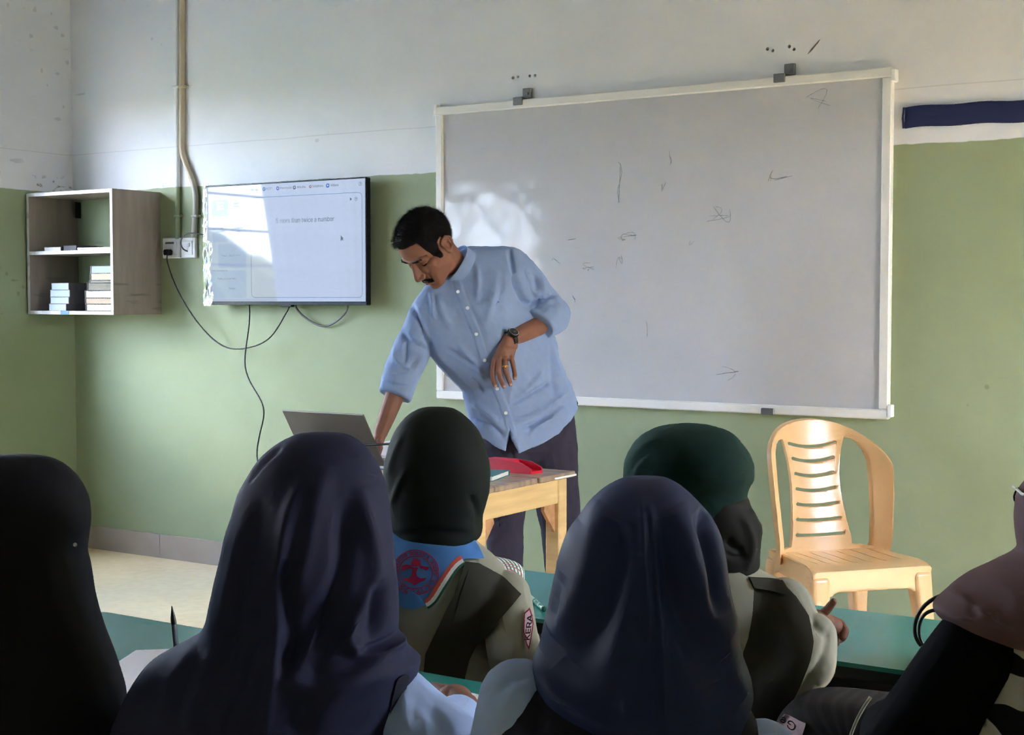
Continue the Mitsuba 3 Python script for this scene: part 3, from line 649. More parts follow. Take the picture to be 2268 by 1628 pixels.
def grid_patch(poly, thick, step=.006):
    """as patch, with points inside so that it bends well"""
    cells = []
    x0, y0, x1, y1 = poly.bounds
    for i in range(int((x1 - x0) / step) + 1):
        for j in range(int((y1 - y0) / step) + 1):
            c = poly.intersection(sbox(x0 + i * step, y0 + j * step, x0 + (i + 1) * step, y0 + (j + 1) * step))
            if c.area > 1e-9: cells += [g for g in getattr(c, 'geoms', [c]) if g.geom_type == 'Polygon' and g.area > 1e-9]
    m = trimesh.util.concatenate([trimesh.creation.extrude_polygon(g, thick, engine='earcut') for g in cells]); return m

# ------------------------------------------------------------------ a man's head, x to the front, y to his left, z up
def head_shape(edge=.0034):
    m = ball((-.014, 0, .036), (.098, .077, .086), 48) + ball((.028, 0, .045), (.064, .064, .062), 40) + ball((.026, 0, -.028), (.064, .061, .082), 40)
    for s in (1, -1):
        m = m + hull(((.074, 0, -.104), .017), ((.066, .016 * s, -.102), .016), ((.004, .053 * s, -.064), .018), ((.01, .056 * s, -.015), .022), ((.052, .040 * s, -.03), .026))
        m = m + ball((.054, .046 * s, -.018), (.024, .022, .020))
        m = m + hull(((.0765, .036 * s, .025), .0120), ((.084, .0, .022), .0120), ((.064, .052 * s, .014), .0115))
    m = m + ball((.066, 0, -.074), (.030, .036, .030), 32)
    t = smoothed(m, edge * 1.2, 26)
    nose = hull(((.086, 0, .014), .0085), ((.112, 0, -.033), .0105), ((.094, 0, -.036), .013)) + hull(((.112, 0, -.036), .0105), ((.099, .0135, -.041), .0085), ((.099, -.0135, -.041), .0085), ((.088, 0, -.040), .012))
    lips = m3.Manifold()
    for s in (1, -1):
        lips = lips + hull(((.0955, .004 * s, -.0665), .0052), ((.083, .024 * s, -.0715), .0036)) + hull(((.0935, .004 * s, -.0775), .0065), ((.083, .023 * s, -.0725), .0036))
    m = mf(t) + nose + lips
    for s in (1, -1): m = m + ball((.0640, .0325 * s, .000), .0150, 32)
    t = smoothed(m, edge, 7)
    v = np.asarray(t.vertices).copy(); n = np.asarray(t.vertex_normals)
    def push(p, r, a):
        return a * np.exp(-(np.linalg.norm((v - np.asarray(p)) / np.asarray(r), axis=1)) ** 2)
    d = np.zeros(len(v))
    for s in (1, -1):
        d += push((.083, .018 * s, .006), (.012, .009, .012), -.007) + push((.078, .034 * s, -.016), (.012, .016, .006), -.003) + push((.075, .036 * s, .0135), (.012, .018, .004), -.0035)
        d += push((.088, .021 * s, -.058), (.012, .007, .014), -.0022) + push((.104, .017 * s, -.034), (.008, .003, .006), -.0015) + push((.06, .05 * s, -.06), (.02, .02, .02), -.003)
    d += push((.094, 0, -.0722), (.02, .022, .0022), -.0035) + push((.092, 0, -.058), (.008, .0035, .008), -.0015) + push((.085, 0, -.090), (.01, .016, .006), -.003)
    t.vertices = v + n * d[:, None]; return t
def ear_shape(s):
    """the ear at the side s: a bowl with a rim and a lobe"""
    c = np.array([-.013, .0745 * s, -.008])
    disc = m3.Manifold.batch_hull([ball(c + (dx, s * (.004 + .35 * -dx), dz), .0052, 14) for dx, dz in ((.010, .018), (-.012, .026), (-.021, .012), (-.016, -.008), (.002, -.024), (.009, -.022), (.011, -.004))])
    bowl = ball(c + (-.001, s * .0115, .0), (.0105, .009, .017), 20) + ball(c + (-.006, s * .013, .014), (.009, .006, .008), 16)
    ear = disc - bowl
    rim = [c + (dx, s * (.007 + .38 * -dx), dz) for dx, dz in ((.011, .006), (.012, .018), (.003, .027), (-.012, .030), (-.0225, .018), (-.022, .002), (-.014, -.012))]
    ear = ear + chain(*[(p, .0042) for p in rim]) + ball(c + (.004, s * .004, -.024), (.008, .005, .008)) + ball(c + (.011, s * .005, -.004), (.004, .004, .007))
    return smoothed(ear, .0028, 4)
def hair_line(v):
    """how thick the hair is over the head's points (0 where there is none)"""
    x, y, z = v[:, 0], v[:, 1], v[:, 2]; a = np.abs(y)
    front = .078 - .30 * np.clip(a - .035, 0, 1) - .012 * np.clip(1 - a / .02, 0, 1) * 0          # hairline over the brow
    temple = np.interp(x, [-.12, -.045, -.028, -.018, .004, .022, .034, .05, .075, .1], [-.075, -.070, -.02, .026, .022, -.030, -.026, .036, .060, .074])
    line = np.where(x > .05, np.maximum(front, .04), temple)
    top = np.clip((z - .03) / .07, 0, 1)
    return np.clip((z - line) / .018, 0, 1) * (.0045 + .0055 * top + .012 * top * np.clip((x - .03) / .05, 0, 1))

# ------------------------------------------------------------------ the teacher
TE = (-2.674, 4.208, 0)
TE = np.array(TE)
TEACHER = thing('person', 'man with a moustache in a blue shirt leaning over the table to the laptop', 'person')
mat('shirt_blue', proc(lambda p, n, uv: mix(lin(124, 144, 180), lin(136, 155, 190), fbm(p.x * 60, p.y * 60, p.z * 40, 3) * .5 + .5 * fbm(p.x * 8, p.y * 8, p.z * 8, 3))), rough=.85, spec=.2, sheen=.3, bump=proc(cloth_bump, 1e-3), bump_scale=.0005)
mat('trousers', proc(lambda p, n, uv: mix(lin(48, 45, 58), lin(58, 54, 68), fbm(p.x * 60, p.y * 60, p.z * 20, 3))), rough=.85, spec=.2, bump=proc(cloth_bump, 1e-3), bump_scale=.0005)
mat('leather', lin(20, 18, 18), rough=.35)
mat('gold', lin(220, 175, 80), rough=.25, metallic=1.0)
mat('steel', lin(190, 190, 190), rough=.25, metallic=1.0)
mat('watch_glass', lin(12, 12, 14), rough=.08, spec=.8)
mat('button', lin(214, 220, 226), rough=.3)
mat('eye_white', lin(70, 50, 42), rough=.2)
def B(*a): return [(np.array(p), r) for p, r in a]
HM = np.array([[-0.48, 0.676, -0.559], [-0.763, -0.008, 0.646], [0.432, 0.737, 0.52]])
HC = np.array((-2.803, 3.85, 1.436)); HS = 0.985
HR = np.stack([RT, np.array([0, 0, 1.0]), TW], 1) @ HM * HS
def on_head(m):
    m = m.copy(); m.vertices = np.asarray(m.vertices) @ HR.T + HC; return m
def hp(x, y, z): return HR @ np.array([x, y, z]) + HC
head_local = head_shape()
ears = [ear_shape(1), ear_shape(-1)]
NECK = np.array((-2.799, 4.003, 1.363))
R_SH, R_EL, R_WR = np.array((-2.839, 3.921, 1.222)), np.array((-2.923, 3.868, 1.031)), np.array((-2.921, 3.738, 0.816))
L_SH, L_EL, L_WR = np.array((-2.679, 4.186, 1.361)), np.array((-2.573, 4.258, 1.211)), np.array((-2.586, 4.007, 1.129))
def finger(*pts, r=.0094):
    k = len(pts); return chain(*[(np.array(p), r * (1.06 - .26 * i / (k - 1))) for i, p in enumerate(pts)])
def hand_left():
    palm = hull((L_WR, .022), (np.array((-2.59, 3.991, 1.109)), .021), (np.array((-2.576, 4.012, 1.108)), .018)) + hull((np.array((-2.595, 3.988, 1.106)), .019), (np.array((-2.578, 4.011, 1.105)), .017), (np.array((-2.616, 3.966, 1.059)), .0105), (np.array((-2.602, 3.969, 1.066)), .0105), (np.array((-2.586, 3.98, 1.066)), .0105), (np.array((-2.574, 4, 1.071)), .0105))
    palm = palm + ball((-2.613, 3.964, 1.061), .0108) + ball((-2.599, 3.967, 1.067), .0112) + ball((-2.582, 3.977, 1.067), .0112) + ball((-2.572, 3.996, 1.073), .0102)
    m = smoothed(palm, .0035, 22)
    fs = [finger((-2.615, 3.963, 1.063), (-2.616, 3.952, 1.028), (-2.618, 3.958, 0.998), (-2.617, 3.969, 0.977)), finger((-2.6, 3.968, 1.067), (-2.596, 3.957, 1.029), (-2.593, 3.966, 0.997), (-2.59, 3.981, 0.975)),
          finger((-2.584, 3.979, 1.067), (-2.576, 3.97, 1.03), (-2.572, 3.98, 1.003), (-2.571, 3.993, 0.981)), finger((-2.572, 3.997, 1.073), (-2.561, 3.994, 1.042), (-2.56, 4.001, 1.017), (-2.564, 4.007, 1.001), r=.0082),
          finger((-2.616, 3.992, 1.099), (-2.638, 3.994, 1.079), (-2.65, 3.997, 1.051), (-2.646, 3.998, 1.026), r=.009)]
    o = mf(m)
    for f in fs: o = o + mf(smoothed(f, .0035, 4))
    t = tm(o.refine_to_length(.0034)); t.merge_vertices(); v0 = np.asarray(t.vertices).copy(); trimesh.smoothing.filter_taubin(t, lamb=.5, nu=.52, iterations=6)
    d = np.asarray(t.vertices) - v0; far = np.linalg.norm(d, axis=1, keepdims=True); t.vertices = v0 + d * np.minimum(1, .0018 / np.maximum(far, 1e-9)); return mf(t)
def hand_right():
    palm = hull((R_WR, .021), (np.array((-2.912, 3.713, 0.785)), .018), (np.array((-2.934, 3.722, 0.778)), .016)); m = mf(smoothed(palm, .004, 6))
    for a, b, c in (((838,990,4.71), (834,1002,4.70), (826,1010,4.70)), ((834,990,4.72), (828,1003,4.71), (820,1011,4.71)), ((829,990,4.73), (822,1003,4.72), (814,1010,4.72)), ((825,989,4.74), (817,1001,4.735), (810,1008,4.735)), ((838,978,4.705), (842,995,4.695), (838,1008,4.69))):
        pass
    P = lambda *a: np.array(a)
    for f in (finger((-2.906, 3.71, 0.778), (-2.904, 3.698, 0.759), (-2.914, 3.691, 0.749)), finger((-2.917, 3.715, 0.777), (-2.918, 3.701, 0.758), (-2.928, 3.694, 0.748)), finger((-2.93, 3.718, 0.776), (-2.932, 3.704, 0.757), (-2.942, 3.697, 0.747)), finger((-2.941, 3.723, 0.776), (-2.947, 3.712, 0.759), (-2.956, 3.706, 0.748), r=.0072), finger((-2.901, 3.708, 0.799), (-2.891, 3.702, 0.775), (-2.893, 3.693, 0.753), r=.009)):
        m = m + mf(smoothed(f, .0035, 4))
    return m
def body():
    core = chain(*B(((-2.654, 4.221, 0.843), .085), ((-2.691, 4.147, 1.018), .085), ((-2.76, 4.054, 1.206), .09), ((-2.801, 4.012, 1.344), .055)))
    core = core + hull((R_SH, .05), (np.array((-2.783, 4.033, 1.298)), .06), (L_SH, .05))
    core = core + chain((NECK, .050), ((hp(-.028, 0, -.045)), .050)) + hull((NECK, .046), (hp(.0, .0, -.075), .040))
    core = core + chain((R_SH, .045), (R_EL, .040), (np.array((-2.924, 3.827, 0.946)), .0335), (np.array((-2.927, 3.786, 0.876)), .029), (R_WR, .0225)) + chain((L_SH, .045), (L_EL, .040), (np.array((-2.574, 4.172, 1.172)), .034), (np.array((-2.578, 4.085, 1.149)), .030), (L_WR, .0235))
    for a in ((1110, 1), (1228, -1)): pass
    core = core + chain(*B(((-2.707, 4.173, 0.812), .07), ((-2.674, 4.116, 0.474), .048), ((-2.685, 4.133, 0.266), .045), ((-2.695, 4.149, 0.055), .035))) + chain(*B(((-2.598, 4.302, 0.808), .07), ((-2.57, 4.312, 0.457), .048), ((-2.577, 4.343, 0.242), .045), ((-2.583, 4.362, 0.018), .035)))
    t = mf(smoothed(core, .011, 10)) + hand_left() + hand_right()
    h = mf(on_head(head_local))
    for e in ears: h = h + mf(on_head(e))
    return tm(t + h)
bd = body()
dark = np.array(SKIN) * .62
spots = [(hp(.1, 0, -.072), .013, np.array(lin(126, 78, 72))), (hp(.083, .033, .002), .014, np.array(SKIN) * .78), (hp(.083, -.033, .002), .014, np.array(SKIN) * .78), (hp(.07, .02, -.10), .03, np.array(SKIN) * .85)]
for p in ((-2.612, 3.966, 0.975), (-2.586, 3.978, 0.974), (-2.567, 3.989, 0.98), (-2.561, 4.004, 1.001)): spots.append((p, .0055, np.array(lin(196, 160, 146))))
part(TEACHER, 'body', bd, 'skin', True, color=tint_mesh(bd, SKIN, spots))
# hair: a shell over the skull with a parting of strands, moustache, brows
def hair_shell():
    t = head_local.copy(); v = np.asarray(t.vertices); n = np.asarray(t.vertex_normals); h = hair_line(v)
    keep = h[np.asarray(t.faces)].max(1) > 0
    up_ = np.clip((v[:, 2] - .02) / .06, 0, 1); lump = .75 + (.1 + .5 * up_) * (meshkit.fbm(v * np.array([45, 70, 45]), 3, 4) - .3)
    t = trimesh.Trimesh(v + n * (h * lump - .0012)[:, None] + np.array([.35, 0, .1]) * (h * np.clip((v[:, 0] - .03) / .06, 0, 1))[:, None], np.asarray(t.faces)[keep], process=False)
    t.remove_unreferenced_vertices(); t.merge_vertices(); return t
hs = hair_shell()
HAIR = part(TEACHER, 'hair', on_head(hs), 'hair', True, label='short black hair')
rg = np.random.default_rng(5)
def pick(cond, n, seed):
    v, nn = np.asarray(head_local.vertices), np.asarray(head_local.vertex_normals); i = np.nonzero(cond(v))[0]; i = np.random.default_rng(seed).choice(i, n)
    return v[i], nn[i]
hv, hn = pick(lambda v: hair_line(v) > .003, 11000, 1)
hh_ = hair_line(hv); up_ = np.clip((hv[:, 2:] - .03) / .06, 0, 1)
dirs = hn * (.25 + .35 * up_) + np.array([.75, 0, .0]) * up_ + np.array([-.15, 0, -.8]) * (1 - up_) + rg.normal(0, .22, hv.shape); dirs /= np.linalg.norm(dirs, axis=1, keepdims=True)
st = strands(hv + hn * (hh_ * .62)[:, None], dirs, .011 + .010 * up_[:, 0], .00042, 3)
part(HAIR, 'strands', on_head(st), 'hair', True, kind='stuff')
mv = np.array([(.094 - 13 * abs(y) ** 2, y, -.0585 - .30 * abs(y) + dz) for y in rg.uniform(-.027, .027, 700) for dz in [rg.uniform(-.0065, .004)]])
md = np.stack([.45 + 0 * mv[:, 0], np.sign(mv[:, 1]) * (.35 + 12 * np.abs(mv[:, 1])), -.75 + 0 * mv[:, 0]], 1) + rg.normal(0, .15, mv.shape); md /= np.linalg.norm(md, axis=1, keepdims=True)
part(TEACHER, 'moustache', on_head(strands(mv, md, .009, .0008, 7)), 'hair', True, label='black moustache', kind='stuff')
for s in (1, -1):
    by = rg.uniform(.013, .050, 300); bv = np.stack([.0955 - 7.5 * np.clip(by - .012, 0, 1) ** 2 - .12 * by, s * by, .0215 + .16 * (by - .012) - 5.5 * np.clip(by - .036, 0, 1) ** 2 + rg.uniform(-.0026, .0026, 300)], 1)
    hv_ = np.asarray(head_local.vertices); from_ = np.array([np.argmin(np.linalg.norm(hv_ - q, axis=1)) for q in bv]); bv = hv_[from_] + np.asarray(head_local.vertex_normals)[from_] * .0004 + rg.normal(0, .0011, bv.shape) * (0, 1, 1)
    bdv = np.stack([.12 + 0 * by, s * (1.1 + 0 * by), .2 - 9 * (by - .02)], 1) + rg.normal(0, .15, bv.shape); bdv /= np.linalg.norm(bdv, axis=1, keepdims=True)
    part(TEACHER, 'eyebrow', on_head(strands(bv, bdv, .0065, .0004, 9)), 'hair', True, kind='stuff')
    lash = [(.0640 + .0150 * math.cos(a) * .94, s * (.0325 + .0150 * math.sin(a)), -.0055 + .0025 * abs(math.sin(a))) for a in np.linspace(-.85, 1.05, 14)]
    part(TEACHER, 'eyelashes', on_head(tube(lash, [.0010] + [.0019] * 12 + [.0012], 6)), 'hair', True)
    part(TEACHER, 'eye', on_head(tm(ball((.0662, .0325 * s, -.0085), (.0128, .0105, .0034), 24))), 'eye_white', True)
# shirt
def px_hem():
    return [(-0.2603, 0, 0.573), (-0.2599, 0, 0.8819), (-0.1796, 0, 0.8488), (-0.1386, 0, 0.803), (-0.0865, 0, 0.7714), (-0.0487, 0, 0.7556), (-0.0455, 0, 0.7793), (-0.0361, 0, 0.83), (-0.0314, 0, 0.83), (-0.0187, 0, 0.7873), (0.0002, 0, 0.7461), (0.0633, 0, 0.7699), (0.1342, 0, 0.8064), (0.1767, 0, 0.8428), (0.2065, 0, 0.8902), (0.2837, 0, 0.8903), (0.2849, 0, 0.5734)]
def shirt():
    A = B(((-2.828, 3.917, 1.225), .072), ((-2.685, 4.172, 1.374), .070), ((-2.793, 4.006, 1.353), .060), ((-2.771, 4.058, 1.391), .052)); Bc = B(((-2.804, 3.962, 1.138), .088), ((-2.674, 4.193, 1.221), .10), ((-2.713, 4.013, 1.207), .10))
    C = B(((-2.718, 4.07, 0.998), .090), ((-2.634, 4.232, 1.024), .100), ((-2.658, 4.097, 1.006), .10)); Dh = B(((-2.695, 4.113, 0.872), .106), ((-2.607, 4.265, 0.881), .116)); E = B(((-2.691, 4.119, 0.739), .108), ((-2.605, 4.271, 0.746), .118))
    m = hull(*A, *Bc) + hull(*Bc, *C) + hull(*C, *Dh) + hull(*Dh, *E)
    rs = chain((R_SH, .070), (R_EL + (0, 0, .0), .0585), (np.array((-2.929, 3.823, 0.926)), .0545))
    cut = np.array((-2.924, 3.827, 0.94)); ax = np.array((-2.923, 3.868, 1.031)) - cut; ax = ax / np.linalg.norm(ax) + .10 * RT; ax /= np.linalg.norm(ax)
    rs = rs.trim_by_plane(tuple(ax), float(ax @ cut))
    ls = chain((L_SH + TW * .005, .072), (L_EL, .064), (np.array((-2.574, 4.136, 1.163)), .058))
    cut = np.array((-2.569, 4.175, 1.169)); ax = L_EL - np.array((-2.579, 4.109, 1.158)); ax = ax / np.linalg.norm(ax) + np.array([0, 0, .45]); ax /= np.linalg.norm(ax)
    ls = ls.trim_by_plane(tuple(ax), float(ax @ cut))
    hem = prism(Polygon([(p[0], p[2]) for p in px_hem()]), .8, TE - TW * .4, RT, (0, 0, 1)); hem2 = mf(hem)
    t = smoothed(m + rs + ls, .0085, 14)
    t = tm((mf(t) - hem2).refine_to_length(.006))
    trimesh.smoothing.filter_taubin(t, lamb=.4, nu=.42, iterations=2)
    crumple(t, .013, 11, 3, (1, 1, .8)); crumple(t, .0055, 30, 6)
    fl = [([(-0.0147, 1.3422), (-0.0006, 1.291), (0.0336, 1.2413)], -.014, .009), ([(-0.0349, 1.4351), (-0.0224, 1.3685), (-0.0069, 1.3143)], -.007, .008), ([(0.0367, 1.2429), (0.0849, 1.2678), (0.133, 1.2834)], -.011, .008), ([(-0.0008, 1.4289), (0.0521, 1.3639), (0.0553, 1.291)], -.008, .016),
          ([(0.0148, 1.4073), (0.0739, 1.3298), (0.0864, 1.2833)], .006, .012), ([(-0.2977, 1.2889), (-0.2901, 1.2521), (-0.2825, 1.1982)], .006, .006), ([(-0.3594, 1.2443), (-0.3318, 1.1751), (-0.3011, 1.1012)], -.008, .007), ([(-0.27, 1.2828), (-0.2548, 1.2213), (-0.224, 1.1598)], .005, .012), ([(-0.3858, 1.1443), (-0.3397, 1.1058), (-0.2935, 1.0904)], -.006, .010),
          ([(-0.3965, 1.1597), (-0.3782, 1.098), (-0.386, 1.0518)], -.007, .010), ([(-0.4167, 1.098), (-0.4014, 1.0517), (-0.3629, 1.0333)], .006, .010), ([(-0.3397, 1.0672), (-0.3784, 1.0286), (-0.4324, 1.0178)], -.006, .009), ([(-0.1584, 0.9999), (-0.1398, 0.9736), (-0.1213, 0.9456)], -.006, .007), ([(-0.1709, 0.9114), (-0.1244, 0.8959), (-0.0701, 0.8416)], .006, .010), ([(-0.1631, 0.857), (-0.0933, 0.8338), (-0.0499, 0.7902)], -.006, .009),
          ([(-0.0298, 0.9101), (0.0448, 0.9476), (0.1194, 0.9913)], -.006, .007), ([(-0.0142, 0.8508), (0.0854, 0.8946), (0.1693, 0.9477)], .007, .008), ([(-0.0001, 0.8243), (0.0932, 0.8634), (0.1554, 0.9103)], -.006, .007), ([(0.1114, 1.0971), (0.1178, 1.0038), (0.1242, 0.9259)], -.007, .011), ([(-0.0003, 0.9413), (0.0463, 0.9803), (0.0774, 1.0193)], .005, .008), ([(0.031, 0.8009), (0.0777, 0.84), (0.14, 0.8556)], .004, .008),
          ([(-0.0857, 1.2985), (-0.1011, 1.2213), (-0.1166, 1.1749)], .005, .013), ([(-0.1475, 1.3832), (-0.1398, 1.2984), (-0.1429, 1.2521)], .005, .010), ([(-0.0626, 1.3601), (-0.0595, 1.2985), (-0.078, 1.2213)], -.004, .010), ([(-0.2017, 1.113), (-0.1553, 1.0511), (-0.1166, 0.9891)], .006, .012), ([(-0.2481, 1.0975), (-0.1863, 1.0666), (-0.1398, 1.0279)], -.006, .009),
          ([(-0.4664, 0.993), (-0.4171, 0.9807), (-0.3646, 0.9746)], -.003, .004)]
    fold(t, TE, [(p, 1.7 * a, w) for p, a, w in fl])
    pk = [(-0.22, 1.3261), (-0.1861, 1.2289), (-0.1491, 1.1362), (-0.1243, 1.0511), (-0.0825, 0.955), (-0.0468, 0.8494), (-0.0219, 0.7715)]
    v = np.asarray(t.vertices).copy(); n = np.asarray(t.vertex_normals); q = np.stack([(v - TE) @ RT, v[:, 2]], 1)
    e, a = segdist(q, fine([(x + .011, z) for x, z in pk]))
    t.vertices = v + n * (.0032 * np.clip((.0145 - e) / .004, 0, 1) * np.clip((n @ TW) * 3, 0, 1))[:, None]
    return t
sht = shirt()
SHIRT = part(TEACHER, 'shirt', sht, 'shirt_blue', 40, label='light blue collarless shirt with rolled sleeves')
ssu = surface(sht, TE)
part(SHIRT, 'pocket_edge', onto(grid_patch(LineString(fine([(-0.1367, 1.2506), (-0.0857, 1.2661), (-0.0409, 1.2893)], 20)).buffer(.0022), .0016), ssu, TE, .002), 'shirt_blue', 40)
part(SHIRT, 'yoke_seam', onto(grid_patch(LineString(fine([(-0.1557, 1.4207), (-0.0937, 1.4331), (-0.0349, 1.4363)], 20)).buffer(.0016), .0014), ssu, TE, .002), 'shirt_blue', 40)
def touch(t, O, s, z, rad=.008):
    """where the line through (s, z) towards the class leaves the mesh"""
    v = np.asarray(t.vertices); q = np.stack([(v - O) @ RT, v[:, 2]], 1); i = np.nonzero(np.linalg.norm(q - (s, z), axis=1) < rad)[0]
    j = i[np.argmax(v[i] @ TW)]; return v[j], np.asarray(t.vertex_normals)[j]
def aligned(m, p, n):
    m = m.copy(); m.apply_transform(trimesh.geometry.align_vectors([0, 0, 1], n)); m.apply_translation(p); return m
for s, _, z in ((-0.2062, 0.08, 1.2937), (-0.1784, 0.08, 1.2305), (-0.1429, 0.08, 1.1409), (-0.1166, 0.08, 1.0527), (-0.075, 0.06, 0.9569), (-0.047, 0.05, 0.875)):
    p, n = touch(sht, TE, s, z); b_ = lathe([(0, -.001), (.0052, -.001), (.0060, .0006), (.0052, .0022), (.0038, .0016), (0, .0014)], 16)
    part(SHIRT, 'button', aligned(b_, p, n * .6 + TW * .4), 'button', 30)
def collar():
    ax = -.74 * RT + .36 * TW + np.array([0, 0, .57]); ax /= np.linalg.norm(ax); u = RT - ax * (RT @ ax); u /= np.linalg.norm(u); w = np.cross(ax, u); C = np.array((-2.788, 3.998, 1.367)); g = []
    for i, a in enumerate(np.linspace(0, 2 * math.pi, 72, endpoint=False)):
        gap = np.exp(-((a - math.pi * 1.29) / .22) ** 2) ; r0 = .076; rr = (u * math.cos(a) * r0 * 1.0 + w * math.sin(a) * r0 * 1.12)
        ring = []
        for h_, o in ((0, .002), (.036 * (1 - .4 * gap), .006), (.038 * (1 - .4 * gap), .004), (.036 * (1 - .4 * gap), .002), (0, -.002)):
            ring.append(C + rr * (1 + (o + h_ * .06) / r0 - .10 * (h_ / .036)) + ax * (h_ - .012))
        g.append(ring)
    g = np.array(g); k = g.shape[1]; n = len(g); v = g.reshape(-1, 3); f = []
    for i in range(n):
        for j in range(k):
            a, b, c, d = i * k + j, i * k + (j + 1) % k, ((i + 1) % n) * k + (j + 1) % k, ((i + 1) % n) * k + j; f += [[a, b, c], [a, c, d]]
    t = trimesh.Trimesh(v, f, process=False)
    if t.volume < 0: t.invert()
    return t
part(SHIRT, 'collar', collar(), 'shirt_blue', 40)
for name, c0, c1, r in (('cuff', (-2.929, 3.823, 0.929), (-2.924, 3.847, 0.986), .0545),):
    pass
# trousers, belt pouch, shoes
def trousers():
    m = hull(*B(((-2.703, 4.161, 0.868), .094), ((-2.618, 4.282, 0.88), .100), ((-2.704, 4.167, 0.773), .096), ((-2.611, 4.292, 0.776), .104)))
    m = m + chain(*B(((-2.701, 4.168, 0.758), .092), ((-2.679, 4.124, 0.481), .062), ((-2.687, 4.143, 0.264), .058), ((-2.697, 4.158, 0.028), .060))) + chain(*B(((-2.605, 4.295, 0.752), .098), ((-2.573, 4.323, 0.463), .068), ((-2.579, 4.354, 0.24), .062), ((-2.588, 4.37, -0.008), .060)))
    m = m.trim_by_plane((0, 0, 1), .03)
    t = smoothed(m, .010, 10); crumple(t, .012, 9, 12, (1, 1, .7)); crumple(t, .004, 30, 13)
    return fold(t, TE, [([(-0.0859, 0.7214), (-0.0312, 0.6901), (0.0469, 0.6823)], -.010, .012), ([(-0.0344, 0.7607), (-0.0234, 0.7215), (-0.0156, 0.6744)], -.012, .010), ([(-0.1015, 0.4856), (-0.0702, 0.5171), (0.0002, 0.5408)], -.010, .010), ([(-0.1093, 0.4225), (-0.0623, 0.4541), (-0.0154, 0.5014)], .008, .010), ([(0.1578, 0.8428), (0.1707, 0.732), (0.1774, 0.5733)], -.004, .006)])
part(TEACHER, 'trousers', trousers(), 'trousers', 40, label='dark grey-purple trousers')
part(TEACHER, 'belt_pouch', cat(xf(hull(((0, 0, -.012), .009), ((0, 0, .012), .009), ((.006, 0, .006), .008)).to_mesh() and tm(hull(((0, 0, -.012), .009), ((0, 0, .012), .009), ((.006, 0, .006), .008))), (-2.513, 4.314, 0.895))), 'leather', True)
for u, v_, d_ in ((1120, 1446, 5.01), (1248, 1450, 5.13)):
    pass
for ank in ((-2.698, 4.159, 0.037), (-2.588, 4.37, 0.001)):
    a = np.array(ank); dr_ = np.array([-.55, -.83, 0])
    part(TEACHER, 'shoe', smoothed(hull((np.array([a[0], a[1], .045]), .042), (np.array([*(a[:2] + dr_[:2] * -.02), .04]), .038), (np.array([*(a[:2] + dr_[:2] * .15), .032]), .030)).trim_by_plane((0, 0, 1), .002), .01, 3), 'leather', True)
# watch and ring
wc, wn = touch(bd, TE, *[(-0.0374, 0.2, 1.1289)[i] for i in (0, 2)], .012)
wax = (np.array((-2.578, 4.085, 1.149)) - L_WR); wax /= np.linalg.norm(wax)
WT = thing('wristwatch', 'black wristwatch on the teacher\'s left wrist', 'watch')
wn = wn - wax * (wn @ wax); wn = wn / np.linalg.norm(wn); wn = wn * .8 + np.array([0, 0, .5]) + TW * .2; wn /= np.linalg.norm(wn)
wc = L_WR + wax * .004 + wn * .029
part(WT, 'case', aligned(lathe([(0, -.004), (.0175, -.004), (.0195, 0), (.0190, .005), (.0160, .007), (0, .007)], 36), wc, wn), 'black_plastic', 30)
part(WT, 'bezel_ring', aligned(trimesh.creation.annulus(.0155, .0175, .0012, sections=36), wc + wn * .0072, wn), 'steel', 30)
part(WT, 'dial', aligned(trimesh.creation.cylinder(.0154, .001, sections=36), wc + wn * .0072, wn), 'watch_glass', 30)
wu = np.cross(wn, wax); wu /= np.linalg.norm(wu)
part(WT, 'hand', aligned(cat(bx(-.0008, .0008, 0, .011, 0, .0006), bx(0, .008, -.0008, .0008, 0, .0006)), wc + wn * .0078, wn), 'steel')
strap = np.array([[L_WR + wax * .004 + (wn * math.cos(a) * .0262 + wu * math.sin(a) * .0262) + wax * b + (wn * math.cos(a) + wu * math.sin(a)) * o for b, o in ((-.009, 0), (.009, 0), (.009, .0025), (-.009, .0025))] for a in np.linspace(0, 2 * math.pi, 40)])
part(WT, 'strap', skin(strap, False, False), 'leather', 30)
part(WT, 'crown', aligned(trimesh.creation.cylinder(.003, .005, sections=14), wc - RT * .02 - np.array([0, 0, .004]), RT), 'steel', 30)
RG = thing('ring', 'gold ring on the ring finger of the teacher\'s left hand', 'ring')
ra, rb = np.array((-2.581, 3.975, 1.051)), np.array((-2.576, 3.97, 1.03))
part(RG, 'band', aligned(trimesh.creation.torus(.0092, .0016, major_sections=32, minor_sections=10), (ra + rb) / 2, (rb - ra) / np.linalg.norm(rb - ra)), 'gold', True)
part(RG, 'stone', tm(ball((ra + rb) / 2 + TW * .0095, .0028, 12)), 'gold', True)
# ------------------------------------------------------------------ pupils, seen from behind
def scarf_mat(name, a, b, sheen=.35, rough=.75, spec=.22):
    mat(name, proc(lambda p, n, uv: mix(lin(*a), lin(*b), fbm(p.x * 14, p.y * 14, p.z * 14, 3))), rough=rough, spec=spec, sheen=sheen, bump=proc(cloth_bump, 1e-3), bump_scale=.00035)
scarf_mat('scarf_black', (12, 13, 20), (16, 17, 25), .1)
scarf_mat('scarf_navy', (33, 36, 60), (39, 42, 67), .12)
scarf_mat('scarf_blue', (28, 38, 70), (34, 45, 79), .15, .6)
scarf_mat('scarf_green', (15, 21, 17), (19, 25, 20), .1)
scarf_mat('scarf_olive', (20, 18, 14), (25, 23, 18), .03)
scarf_mat('scarf_mauve', (92, 68, 72), (102, 78, 80), .3)
scarf_mat('beret_felt', (12, 34, 30), (17, 42, 37), .4, .95)
